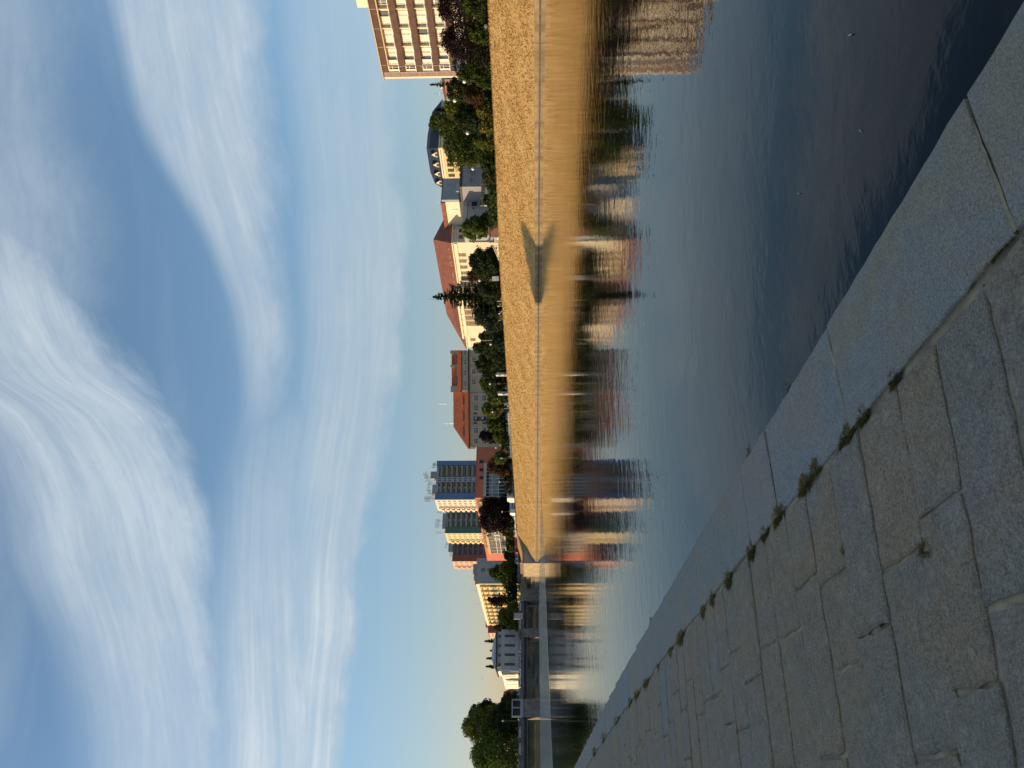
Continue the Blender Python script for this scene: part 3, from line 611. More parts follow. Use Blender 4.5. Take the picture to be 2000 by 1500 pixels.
# fence of boards on a white garden wall
Yf = 150.0; xa = PX(400, Yf); xb_ = PX(345, Yf)
B = thing('board_fence', 'reddish board fence with pale posts standing on a white garden wall', 'fence', (xa, Yf, gz(Yf)), 0)
zf = PZ(958, 370, (xa + xb_) / 2, Yf) - gz(Yf); zg = PZ(947, 370, (xa + xb_) / 2, Yf) - gz(Yf); zh = PZ(939.5, 370, (xa + xb_) / 2, Yf) - gz(Yf)
part(B, 'garden_wall', M['white'], (0, xb_ - xa, 0, .3, 0, zg)); part(B, 'boards', M['wood'], (0, xb_ - xa, .08, .2, zg + .001, zh))
for k in range(5): part(B, 'post', M['warmwhite'], ((xb_ - xa) * k / 4 - .08, (xb_ - xa) * k / 4 + .08, .02, .079, zg + .001, zh + .1))
# --- large civic building with the red-brown hip roof
X0 = 150.0; Y0 = PY(472, X0); X1 = PX(399, Y0); Yn = PY(676, X0) - Y0; W_ = X1 - X0
B = thing('civic_building', 'large cream public building under a long red brown hip roof', 'building', (X0, Y0, g0), 0)
ze = PZ(884, 473, X0, Y0) - g0; zr = PZ(850, 471, X0 + W_ / 2, Y0 + W_ / 2) - g0 + .6
ya = PY(547, X0) - Y0; ybb = PY(560, X0) - Y0; yc_ = PY(641, X0) - Y0; pj = 3.2
part(B, 'wall', M['warmwhite'], (0, W_, 0, Yn, 0, ze)); part(B, 'end_wall', M['lightgrey'], (.02, W_ - .02, -.03, -.002, 0, ze))  # end wall is a grey skin: the shade on that side put into its colour
part(B, 'projecting_wall', M['warmwhite'], (-pj, -.002, ybb, yc_, 0, ze + .3))
for bb_ in ((-.55, W_ + .5, -.5, ybb - .5, ze + .001, ze + .6), (-.3, -.003, .3, ybb - .001, ze - 1.3, ze - .35), (-.55, W_ + .5, yc_ + .8, Yn + .5, ze + .001, ze + .6), (-.3, -.003, yc_ + .001, Yn, ze - 1.3, ze - .35)): part(B, 'cornice', M['cream'], bb_)
part(B, 'cornice', M['cream'], (-pj - .55, W_ + .5, ybb - .49, yc_ + .79, ze + .301, ze + .95)); part(B, 'cornice', M['cream'], (-pj - .25, -pj - .003, ybb, yc_, ze - 1.1, ze - .2))
rf = MB(); rf.hip(-.7, W_ + .7, -.7, Yn + .7, ze + .62, zr, W_ / 2 + .7, 'y', i2=PY(676, X0) - PY(616, X0 + W_ / 2) + 2.0); r_ = rf.build('roof', M['redroof'], B)
rp = MB(); rp.add([(-pj - .7, ybb - .6, ze + .97), (-pj - .7, yc_ + .9, ze + .97), (4.0, yc_ - 2.5, ze + 4.2), (4.0, ybb + 2.5, ze + 4.2), (2.5, ybb - .6, ze + .97), (2.5, yc_ + .9, ze + .97)], [(0, 1, 2, 3), (0, 3, 4), (1, 5, 2)])
rp.build('roof_wing', M['redroof'], B)
ws = [PY(q, X0) - Y0 for q in (496, 508, 520, 531.5, 543)]; zw = PZ(912.5, 520, X0, PY(520, X0)) - g0
wins(B, 's', ws, [zw, zw - 4.6, zw - 9.2], 1.25, 2.15, 't3x')
Xp = X0 - pj; ws = [PY(q, Xp) - Y0 for q in (563, 574.5, 585.5, 596.5, 607.5, 618.5, 629.5)]; zw = PZ(928, 607, Xp, PY(607, Xp)) - g0; hw = PZ(901, 607, Xp, PY(607, Xp)) - PZ(928, 607, Xp, PY(607, Xp)) - .3
wins(B, 's', ws, [zw, zw - 5.0], 1.9, hw, 't3x', -pj)
for q in (568.5, 580, 591, 602, 613, 624, 635): part(B, 'pilaster', M['warmwhite'], (-pj - .28, -pj - .004, PY(q, Xp) - Y0 - .22, PY(q, Xp) - Y0 + .22, zw - 5.2, zw + hw + .6))
ws = [PY(q, X0) - Y0 for q in (644.5, 653, 662)]; zw = PZ(927, 653, X0, PY(653, X0)) - g0
wins(B, 's', ws, [zw, zw - 4.8], 1.5, 2.5, 't3x')
ws = [PX(q, Y0) - X0 for q in (412, 425, 437, 449, 461)]; zw = PZ(904.5, 437, X0 + W_ / 2, Y0) - g0
wins(B, 'f', ws, [zw], 1.05, 1.0, 'd2', -.03)
part(B, 'stone_band', M['salmonpale'], (-.05, W_ + .05, -.3, -.032, zw - 2.4, zw - 1.0))
dl = MB()
for q in (430, 444, 457): 
    u = PX(q, Y0) - X0; dl.box(u - .45, u + .45, -.05 + 1.6, 2.2, ze + 1.9, ze + 2.4)
dl.build('roof_light', M['white'], B)
for q in (486, 500, 503, 512, 518, 535, 538, 541, 550, 562): u = PY(q, X0) - Y0; part(B, 'snow_guard', M['bluegrey'], (.25, .33, u - .28, u + .28, ze + 1.2, ze + 1.6))
ch = MB(); ch.tube((W_ / 2, PY(584, X0 + 7) - Y0, zr - 1), (W_ / 2, PY(584, X0 + 7) - Y0, zr + 5.5), .12, .05, 6); ch.build('mast', M['dark'], B)
part(B, 'shop_front', M['white'], (.6, W_ - 1, -.5, -.033, 0, 7.2)); part(B, 'shop_window', M['glassl'], (1.4, W_ - 2, -.56, -.502, .6, 6.4))
# --- terracotta roofed apartments, turned towards the camera
D = 340.0; sl_ = D * (750 - 873) / F; sr = D * (750 - 683) / F; o_ = hd * D + rt * sl_; W_ = sr - sl_
B = thing('apartment_house', 'long taupe apartment house with bright terracotta roof and white framed windows', 'building', (o_.x, o_.y, g0), -VPA)
zA = lambda px, py: (H0 + HS * py - px) * D / F + CZ - g0
U = lambda py: D * (750 - py) / F - sl_
zm = zA(916.5, 780); um = U(766); zt_ = zA(902, 720); zp = zA(881, 720); zl = zA(883.5, 800)
part(B, 'wall', M['taupe'], (0, W_, 0, 13, 0, zm)); part(B, 'upper_wall', M['taupe'], (um + 1.2, W_ - .3, .3, 12.7, zm + .3, zt_)); part(B, 'cornice', M['dark'], (-.5, W_ + .4, -.6, 13.5, zm + .001, zm + .45))
part(B, 'eaves', M['dark'], (um + .9, W_ - .1, -.1, 13, zt_ + .001, zt_ + .25)); part(B, 'wall_seam', M['dark'], (um - .06, um + .06, -.05, -.002, 0, zm))
part(B, 'gable_edge', M['warmwhite'], (um + .5, um + 1.19, .1, 9, zm + .46, zt_ - .3))
rf = MB(); rf.hip(-.8, um + .4, -.8, 13.8, zm + .46, zl + .3, 9.5, 'x', i2=.2); rf.build('roof', M['orangeroof'], B)
rf = MB(); rf.prism([(-.3, zt_ + .26), (3.6, zp - .2), (3.6, zp + .2), (9.4, zp + .2), (13.3, zt_ + .26)], 'x', um + .8, W_); rf.build('roof', M['orangeroof'], B)
for q0, q1 in ((765, 753), (716, 711), (690, 683)): part(B, 'party_wall', M['taupe'], (U(q0), U(q1), 1.6, 11, zt_ + 1.0, zp + .5))
for q0, q1 in ((752, 733), (708, 693)): part(B, 'roof_ridge_vent', M['redroof'], (U(q0), U(q1), 1.5, 3.2, zt_ + 1.6, zt_ + 2.6))
part(B, 'roof_skylight', M['metal'], (U(731), U(718), 1.3, 2.4, zt_ + 1.7, zt_ + 2.2))
for q in (784, 815, 845):
    u = U(q); d = MB(); d.prism([(1.0, zm + 1.7), (4.6, zm + 4.0), (4.6, zm + 4.2), (1.0, zm + 3.05)], 'x', u - 1.7, u + 1.7); dd = d.build('dormer', M['orangeroof'], B)
    MB().box(u - 1.3, u + 1.3, .93, .999, zm + 2.0, zm + 2.75).build('pane', M['glass'], dd)
hh_ = .001
for i, q in enumerate((777, 796, 840, 861)): wins(B, 'f', [U(q)], [zA(933.5, q), zA(950, q), zA(966, q)], 2.3, 1.9, 'w3x')
for q in (702, 725, 745): wins(B, 'f', [U(q)], [zA(929, q), zA(945, q)], 2.2, 1.7, 'w3x')
for q in (688, 706, 728, 749): wins(B, 'f', [U(q)], [zA(910.5, q)], 2.0, 1.3, 'w3x', .3)
for k in range(4): part(B, 'loggia', M['dark'], (U(822), U(813), -.02, -.002, zA(937 + 13 * k, 817), zA(925 + 13 * k, 817))); part(B, 'loggia_panel', M['tgrey'], (U(819), U(813.5), -.1, -.021, zA(931 + 13 * k, 817), zA(927.5 + 13 * k, 817)))
for k in range(3):
    for q in (807, 826): wins(B, 'f', [U(q)], [zA(931 + 17 * k, q)], .6, 1.3, 'd1')
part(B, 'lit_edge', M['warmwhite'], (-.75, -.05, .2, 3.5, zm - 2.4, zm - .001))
for q, h_ in ((789, 7.0), (828, 5.0), (735, 1.9)): antenna(B, U(q), 5, zl if q > 766 else zp, h_, 3, 1.0)
# --- salmon department store
X0 = 135.0; Y0 = PY(972, X0); X1 = PX(868, Y0); Yn = PY(1095, X0) - Y0; W_ = X1 - X0
B = thing('department_store', 'salmon coloured flat roofed store with glazed fronts and big white letters', 'building', (X0, Y0, g0), 0)
zT = PZ(929, 972, X0, Y0) - g0; Zf = lambda px, py: PZ(px, py, PX(py, Y0), Y0) - g0; Uf = lambda py: PX(py, Y0) - X0
Zs = lambda px, py: PZ(px, py, X0, PY(py, X0)) - g0; Us = lambda py: PY(py, X0) - Y0
part(B, 'wall', M['salmon'], (0, W_, 0, Yn, 0, zT)); part(B, 'roof_edge', M['salmon'], (-.15, W_ + .1, -.15, Yn + .15, zT + .001, zT + .3))
zb = Zf(950, 940) 
for q in (901, 917, 932.5): wins(B, 'f', [Uf(q)], [Zf(943.5, q)], 1.5, 1.7, 'd1')
ub, uc = Uf(971), Uf(906); zg = Zf(949.5, 940); zgl = Zf(990, 940)
part(B, 'front_band', M['lightgrey'], (ub, uc, -1.2, -.002, zg - .2, zg + 1.2)); part(B, 'shop_glazing', M['glassl'], (ub + .2, uc - .3, -.4, -.003, 0, zg - .201)); 
part(B, 'shop_glazing_band', M['glass'], (ub + .2, uc - .3, -.5, -.402, 0, zg - 6.6), (ub + .2, uc - .3, -.5, -.402, zg - 1.4, zg - .3))
ml_ = MB()
for k in range(10): ml_.box(ub + .2 + (uc - ub - .6) * k / 9 - .07, ub + .2 + (uc - ub - .6) * k / 9 + .07, -.62, -.503, 0, zg - .21)
for z in (zg - 3.2, zg - 6.5): ml_.box(ub + .2, uc - .3, -.6, -.504, z, z + .15)
ml_.build('glazing_bars', M['white'], B)
wn_ = [Us(q) for q in (1026, 1034, 1042, 1050, 1058, 1066)] + [Us(q) for q in (978, 986, 994, 1002, 1010, 1018)]
wins(B, 's', wn_, [Zs(950.8, 1045)], Us(1041) - Us(1035.5), Zs(944.5, 1045) - Zs(950.8, 1045), 't2')
ua, ud = Us(976), Us(1079); zg = Zs(956.5, 1060); z0_ = Zs(986, 1060)
part(B, 'side_band', M['salmonpale'], (-1.0, -.002, ua, ud, zg, zg + 1.4)); part(B, 'side_band', M['salmonpale'], (-1.0, -.002, ua, ud, z0_ - .9, z0_)); part(B, 'side_glazing', M['glassw'], (-.35, -.003, ua, ud, z0_ + .001, zg - .001))
hz = zg - z0_
part(B, 'dark_glazing', M['glass'], (-.4, -.352, ua, ud, z0_ + hz * .30, z0_ + hz * .53), (-.4, -.352, ua, ud, zg - hz * .09, zg - .02), (-.4, -.352, Us(1071), ud, z0_ + .1, z0_ + hz * .29))
gb = MB(); nb_ = 14
for k in range(nb_ + 1): u = ua + (ud - ua) * k / nb_; gb.box(-.6, -.402, u - .14, u + .14, z0_, zg)
for t_ in (.29, .54): gb.box(-.58, -.403, ua, ud, z0_ + hz * t_, z0_ + hz * t_ + .25)
gb.build('glazing_bars', M['white'], B)
for q, ch in ((1049, 'O'), (1042, 'B'), (1035, 'C'), (1028.5, 'H'), (1021.5, 'O'), (1014.5, 'D')):
    tcv = bpy.data.curves.new('letter', 'FONT'); tcv.body = ch; tcv.size = 4.6; tcv.extrude = .12; tcv.offset = .035; tcv.align_x = 'CENTER'
    to = bpy.data.objects.new('letter', tcv); C.objects.link(to); bpy.context.view_layer.update()
    me = bpy.data.meshes.new_from_object(to); bpy.data.objects.remove(to); me.materials.clear(); me.materials.append(M['white'])
    for p_ in me.polygons: p_.material_index = 0
    lo = obj('sign_letter', me, B, (-.95, Us(q), z0_ + hz * .27)); lo.rotation_euler = (math.pi / 2, 0, -math.pi / 2); lo.scale = (1.1, 1, 1)
# --- the three tower blocks
def tower(pyr, pyc, pyl, X0, topx, label, main, edge_, lit, bal, s_bal, blocks, masts, edge_w=(.12, .17), gap=(.45, .58)):
    Y0 = PY(pyc, X0); X1 = PX(pyr, Y0); Yn = PY(pyl, X0) - Y0; W_ = X1 - X0
    B = thing('tower_block', label, 'building', (X0, Y0, 9.6), 0, 'tower blocks in the distance')
    H = PZ(topx, pyc, X0, Y0) - 9.6; fh = dep(X0, Y0) * 10.3 / F; n = int((H - 1) / fh)
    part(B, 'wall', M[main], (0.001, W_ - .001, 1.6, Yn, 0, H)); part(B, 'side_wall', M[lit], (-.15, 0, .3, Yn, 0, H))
    part(B, 'edge_panel', M[edge_], (0, W_ * edge_w[1], 0, 1.599, 0, H)); part(B, 'edge_panel', M[edge_], (W_ * (1 - edge_w[0]), W_, 0, 1.599, 0, H))
    part(B, 'stair_wall', M[main], (W_ * gap[0], W_ * gap[1], .15, 1.599, 0, H - .5))
    MSD = M['stripbrown'] if lit != 'tyellow' else M['ochre']; b1_, b2_ = MB(), MB(); sh = MB(); w_ = MB(); sb = MB(); sd = MB(); sw = MB()
    a0, a1, c0, c1 = W_ * edge_w[1], W_ * gap[0], W_ * gap[1], W_ * (1 - edge_w[0])
    for k in range(max(0, n - 10), n):
        z = H - 1.2 - (n - k) * fh + .4
        b1_.box(a0 + .3, a1 - .5, -.05, .15, z, z + fh * .40); b2_.box(c0 + .4, c1 - .4, -.05, .15, z, z + fh * .40)
        sh.box(a0 + .1, a1 - .1, .151, 1.5, z - .15, z); sh.box(c0 + .1, c1 - .1, .151, 1.5, z - .15, z)
        sh.box(a0 + .12, a0 + (a1 - a0) * .45, 1.52, 1.598, z + .3, z + fh * .75); sh.box(a0 + (a1 - a0) * .6, a1 - .4, 1.52, 1.598, z + .3, z + fh * .75); sh.box(c0 + .6, c1 - .9, 1.52, 1.598, z + .3, z + fh * .75)
        w_.box(W_ * gap[0] + .6, W_ * gap[0] + 1.5, .1, .149, z + .8, z + fh * .8); w_.box(W_ * gap[1] - 1.6, W_ * gap[1] - .7, .1, .149, z + .8, z + fh * .8)
        for t_ in (.08, .30, .50): part(B, 'side_window', MSD, (-.22, -.151, Yn * t_ + .3, Yn * t_ + .3 + Yn * .10, z + .8, z + fh * .78))
        part(B, 'side_recess', MSD, (-.22, -.151, Yn * .64, Yn * .80, z - .1, z + fh * .9)); sb.box(-1.4, -.223, Yn * .78, Yn * .96, z - .3, z + fh * .42); sb.box(-1.1, -.223, Yn * .62, Yn * .70, z - .3, z + fh * .3)
    b1_.build('balcony_row', M[bal], B); b2_.build('balcony_row', M[bal], B); sh.build('loggia_openings', M['loggia'], B); w_.build('stair_windows', M['glass'], B)
    sb.build('side_balconies', M[s_bal], B)
    for (u0, u1, y0_, y1_, hz_) in blocks: part(B, 'lift_house', M['greywall'], (W_ * u0, W_ * u1, y0_, y1_, H, H + hz_))
    rm = random.Random(int(pyc))
    for (u, base, h_) in masts:
        m = MB(); x = W_ * u; y = 2 + 3 * rm.random(); m.tube((x, y, H + base), (x, y, H + base + h_), .14, .10, 6)
        for j in range(3):
            zz_ = H + base + h_ * (.55 + .2 * j); w2 = .5 + rm.random(); m.tube((x - w2, y, zz_ - .8), (x - w2, y, zz_ + 1.0), .12, .12, 6); m.tube((x + w2, y - .3, zz_ - .8), (x + w2, y - .3, zz_ + 1.0), .10, .10, 6); m.box(x - w2, x + w2, y - .05, y + .05, zz_, zz_ + .1)
        m.build('mast', M['lightgrey'] if rm.random() < .5 else M['bluegrey'], B)
    m = MB()
    for k in range(14): m.tube((W_ * (k + .5) / 14, .4, H), (W_ * (k + .5) / 14, .4, H + 1.0), .04, .04, 4)
    m.box(0, W_, .37, .43, H + 1.0, H + 1.07); m.build('roof_rail', M['metal'], B)
    return B
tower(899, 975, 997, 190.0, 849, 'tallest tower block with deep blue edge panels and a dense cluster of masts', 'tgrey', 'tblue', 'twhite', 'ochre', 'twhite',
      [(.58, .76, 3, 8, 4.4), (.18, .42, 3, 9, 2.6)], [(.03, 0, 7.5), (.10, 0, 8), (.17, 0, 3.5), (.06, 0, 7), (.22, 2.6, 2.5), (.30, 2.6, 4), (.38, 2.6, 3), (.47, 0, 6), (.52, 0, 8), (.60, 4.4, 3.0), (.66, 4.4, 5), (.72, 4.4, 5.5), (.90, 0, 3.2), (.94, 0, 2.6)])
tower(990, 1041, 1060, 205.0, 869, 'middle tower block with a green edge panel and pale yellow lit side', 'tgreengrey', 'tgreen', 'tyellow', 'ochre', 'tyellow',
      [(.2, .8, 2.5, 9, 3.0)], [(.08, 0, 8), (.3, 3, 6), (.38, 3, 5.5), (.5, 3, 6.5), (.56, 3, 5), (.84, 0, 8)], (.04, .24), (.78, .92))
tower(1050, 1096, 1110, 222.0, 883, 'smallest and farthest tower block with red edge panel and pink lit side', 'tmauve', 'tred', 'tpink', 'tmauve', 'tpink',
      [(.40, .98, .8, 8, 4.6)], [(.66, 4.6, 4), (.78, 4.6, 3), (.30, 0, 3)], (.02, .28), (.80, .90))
# --- grey end walled yellow apartment slab
X0 = 130.0; Y0 = PY(1140, X0); X1 = PX(1090, Y0); Yn = PY(1221, X0) - Y0; W_ = X1 - X0
B = thing('apartment_slab', 'long yellow balcony fronted slab with blank grey end wall and small roof huts', 'building', (X0, Y0, g0), 0)
H = PZ(930.5, 1140, X0, Y0) - g0; fh = dep(X0, Y0) * 10.7 / F
part(B, 'wall', M['yellowwall'], (0, W_, .25, Yn, 0, H)); part(B, 'end_wall', M['bluegrey'], (.02, W_, 0, .249, 0, H)); part(B, 'roof_edge', M['cream'], (-.3, -.001, 0, Yn + .2, H - 1.6, H + .2))
for k in range(10):
    z = H - 2.0 - fh * (k + 1)
    if z < 0: break
    bb, dk_ = MB(), MB()
    for i in range(10):
        a = 2 + (Yn - 3) * i / 10; w_ = (Yn - 3) / 10
        bb.box(-1.6, -.002, a + w_ * .12, a + w_ * .62, z, z + fh * .38); bb.box(-1.6, -.002, a + w_ * .08, a + w_ * .12, z, z + fh * .95); dk_.box(-.06, -.003, a + w_ * .15, a + w_ * .58, z + fh * .39, z + fh * .85); dk_.box(-.06, -.003, a + w_ * .68, a + w_ * .9, z + fh * .3, z + fh * .8)
    bb.build('balcony_row', M['yellowwall'] if k != 2 else M['tgreengrey'], B); dk_.build('window_row', M['glass'], B)
for z in (H - 5.5, H - 9.8): wins(B, 'f', [PX(1112.5, Y0) - X0], [z - .2], 2.2, 2.9, 'k2x')
for q0, q1, px in ((1118, 1098, 922.5), (1131, 1119, 924.5), (1139, 1132, 927)): part(B, 'roof_hut', M['ochre'], (PX(q0, Y0) - X0, max(PX(q1, Y0) - X0, 0) , 4, 12, H + .01, PZ(px, q0, X0, Y0) - g0))
for q in (1122.5, 1153.5, 1179.5): antenna(B, 5 if q > 1140 else PX(q, Y0) - X0, max(1.0, PY(q, X0 + 5) - Y0 if q > 1140 else 6), H, 6.5, 2, .8, 'dark')
# --- red block farther on
X0 = 150.0; Y0 = PY(1236, X0); X1 = PX(1219, Y0); Yn = PY(1246, X0) - Y0
B = thing('red_block', 'small dull red apartment block between the yellow slab and the office', 'building', (X0, Y0, g0), 0); H = PZ(953, 1236, X0, Y0) - g0
part(B, 'wall', M['redwall'], (0, X1 - X0, 0, Yn, 0, H)); part(B, 'side_wall', M['tpink'], (-.3, -.001, .1, Yn, 0, H - 1)); part(B, 'roof_hut', M['redwall'], (6, 16, 1, 9, H + .001, H + 2.5))
wins(B, 's', [6, 14], [H - 5, H - 10], 4, 1.6, 'k2', -.3); wins(B, 'f', [12.5], [H - 2.6], 1.2, 1.2, 'c1')
# --- office building by the bridge
X0 = 70.0; Y0 = PY(1310.5, X0); X1 = PX(1229.5, Y0); Yn = PY(1345.5, X0) - Y0; W_ = X1 - X0
B = thing('office_building', 'white office block with tall slot windows, grey shaded front and a bright lit side', 'building', (X0, Y0, g0), 0); H = PZ(978.5, 1310, X0, Y0) - g0
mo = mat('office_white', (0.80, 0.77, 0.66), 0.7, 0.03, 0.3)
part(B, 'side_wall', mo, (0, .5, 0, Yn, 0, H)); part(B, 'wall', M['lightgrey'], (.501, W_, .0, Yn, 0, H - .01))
ya_, yb_ = 1.5, PY(1327, X0) - Y0; H2 = PZ(969.5, 1310, X0, Y0) - g0
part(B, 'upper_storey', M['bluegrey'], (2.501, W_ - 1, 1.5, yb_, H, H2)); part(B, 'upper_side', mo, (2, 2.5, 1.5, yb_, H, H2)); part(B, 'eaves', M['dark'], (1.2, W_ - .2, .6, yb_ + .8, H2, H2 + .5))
rf = MB(); rf.hip(1.2, W_ - .2, .6, yb_ + .8, H2 + .52, PZ(961, 1275, X0 + W_ / 2, Y0 + 20) - g0, 7.5, 'x', i2=7.5); rf.build('roof', M['greywall'], B)
zw = PZ(1006, 1270, X0 + 12, Y0) - g0; hw = PZ(985.5, 1270, X0 + 12, Y0) - PZ(1006, 1270, X0 + 12, Y0)
for q in (1242, 1260.5, 1278.8, 1297.5): part(B, 'slot_window', M['loggia'], (PX(q, Y0) - X0 - .75, PX(q, Y0) - X0 + .75, -.03, -.002, zw, zw + hw))
for q in (1242, 1260.5, 1278.8, 1297.5): wins(B, 'f', [PX(q, Y0) - X0], [H + .5], 1.3, 1.3, 'd2', 1.5)
zw = PZ(1008, 1330, X0, PY(1330, X0)) - g0
sl2 = MB()
for q in (1316, 1321.3, 1326.6, 1331.8, 1336.8, 1341.6): u = PY(q, X0) - Y0; part(B, 'slot_window', M['glassw'], (-.06, -.002, u - .55, u + .55, zw, zw + 6.2))
part(B, 'downpipe', M['metal'], (W_ * .45, W_ * .45 + .15, -.15, -.002, 2, H - 2))
# --- little red house beside the park trees
X0 = 87.0; Y0 = PY(1347, X0); X1 = PX(1346, Y0 - 0.0)
B = thing('red_house', 'small red roofed house peeping out between the office and the park trees', 'building', (X0, Y0, g0), 0); H = PZ(983, 1350, X0, Y0) - g0; wd = X0 - PX(1366, Y0)
part(B, 'wall', M['lightgrey'], (-wd, 1, 0, 12, 0, H * .55)); rf = MB(); rf.hip(-wd - .5, 1.5, -.5, 12.5, H * .55, H, 2.5, 'x'); rf.build('roof', M['redwall'], B)
wins(B, 'f', [-wd * .7, -wd * .3], [H * .3], 1.4, 1.6, 'd2')
# --- houses glimpsed over the trees near the hotel
X0 = 175.0; Y0 = PY(192, X0)
B = thing('brick_house', 'reddish brick house top just showing over the trees beside the balcony block', 'building', (X0, Y0, g0), 0); H = PZ(869, 180, X0, Y0) - g0
part(B, 'wall', M['stripbrown'], (0, 8, -7, 0, 0, H)); part(B, 'chimney', M['warmwhite'], (1, 1.8, -3.5, -2.9, H + .001, H + 1.0)); antenna(B, 2, -.5, H, 3.5, 1, .3)
rf = MB(); rf.hip(-.4, 8.4, -7.4, .4, H + .002, H + .9, 2.5, 'x'); rf.build('roof', M['redroof'], B)

# ------------------------------------------------------------------ bridge
Yb = 430.0; wb = 12.0
B = thing('road_bridge', 'long grey girder bridge with concrete piers crossing the river', 'bridge', (60, Yb, 0), 0)
zd = PZ(1022, 1300, 60, Yb); zr_ = PZ(1013, 1300, 60, Yb); zg_ = PZ(1031, 1300, 60, Yb)
bx_ = lambda q: PX(q, Yb) - 60
part(B, 'deck', M['bridgec'], (-140, bx_(1158), 0, wb, zd - .5, zd)); part(B, 'parapet', M['bridgec'], (-140, bx_(1158), -.15, .05, zd + .001, zd + .9)); part(B, 'parapet', M['bridgec'], (-140, bx_(1158), wb - .2, wb, zd + .001, zr_ - .1))
part(B, 'girder', M['dark'], (-140, bx_(1158), .6, 1.3, zg_ + .6, zd - .501), (-140, bx_(1158), wb - 1.3, wb - .6, zg_ + .6, zd - .501)); part(B, 'girder_flange', M['bridgec'], (-140, bx_(1158), .3, 1.6, zg_ + .2, zg_ + .599))
hr = MB(); hr.box(-140, bx_(1158), -.12, .02, zr_ - .1, zr_ + .1); hr.box(-140, bx_(1158), -.12, .02, zd + 1.3, zd + 1.4)
for k in range(120): hr.box(-140 + k * 1.5, -140 + k * 1.5 + .1, -.1, .0, zd + .901, zr_ + .25)
hr.build('handrail', M['bridgec'], B)
for q0, q1 in ((1244.5, 1229), (1401, 1366)):
    x0_, x1_ = bx_(q0), bx_(q1); pr = MB(); pr.prism([(x0_, -1.5), (x1_ + .6, -1.5), (x1_, zg_ + 2.4), (x0_, zg_ + 2.4)], 'y', -1.2, wb + 1); pr.build('pier', M['concrete'], B)
x0_, x1_ = bx_(1401), bx_(1366); zk = PZ(999.5, 1383, 47, Yb)
K = MB(); K.box(x0_, x0_ + .7, -1.6, -.2, zd, zk); K.box(x1_ - .7, x1_, -1.6, -.2, zd, zk); K.box(x0_ + .7, x1_ - .7, -1.6, -.2, zk - .6, zk); K.box(x0_ + .7, x1_ - .7, -1.6, -.2, zd, zd + 1.6); K.box(x0_ + (x1_ - x0_) * .48, x0_ + (x1_ - x0_) * .55, -1.5, -.3, zd + 1.601, zk - .601)
K.build('pier_kiosk', M['bluegrey'], B); part(B, 'kiosk_opening', M['dark'], (x0_ + .7, x1_ - .7, -.19, -.16, zd + 1.6, zk - .6))
part(B, 'abutment', M['concrete'], (bx_(1174), bx_(1158) + 2, -2, wb + 2, -1, zd + 1.6))
# stone abutment and wing walls at the end of the grass
Xc = XB; Yc_ = PY(1100, Xc); Yd = PY(1126, Xc)
B = thing('stone_abutment', 'sunlit sandstone block wall closing off the end of the grass embankment', 'wall', (Xc, Yc_, 0), 0)
zq = PZ(1022, 1100, Xc, Yc_)
part(B, 'wall', M['masonry'], (0, 30, .4, Yd - Yc_, -1.5, zq)); part(B, 'wing_wall', M['greywall'], (.02, 30, 0, .399, -1.5, zq)); part(B, 'coping', M['concrete'], (-.25, 30, -.2, Yd - Yc_ + .2, zq + .001, zq + .45))
B = thing('river_wall', 'stepped brown revetment between the stone abutment and the bridge', 'wall', (Xc, Yd, 0), 0)
mr = mat('brown_revetment', (0.20, 0.15, 0.10), 0.95, 0.35, 0.5, 0.05, 2.0)
part(B, 'lower_step', mr, (1.0, 30, .3, 80, -1.5, 3.2)); part(B, 'middle_step', mr, (4.0, 30, .31, 80, 3.201, 5.6)); part(B, 'ledge', M['concrete'], (.0, 1.0, .3, 70, -1.5, .9)); part(B, 'upper_step', mr, (7.5, 30, .32, 80, 5.601, 8.9))
kind(MB().prism([(XB + 3.2, zq + .0), (XT + 1, 10.0), (XT + 1, 9.0), (XB + 3.2, 5.5)], 'y', Yc_ + .1, Yd - .1).build('ramp', mg), 'structure')
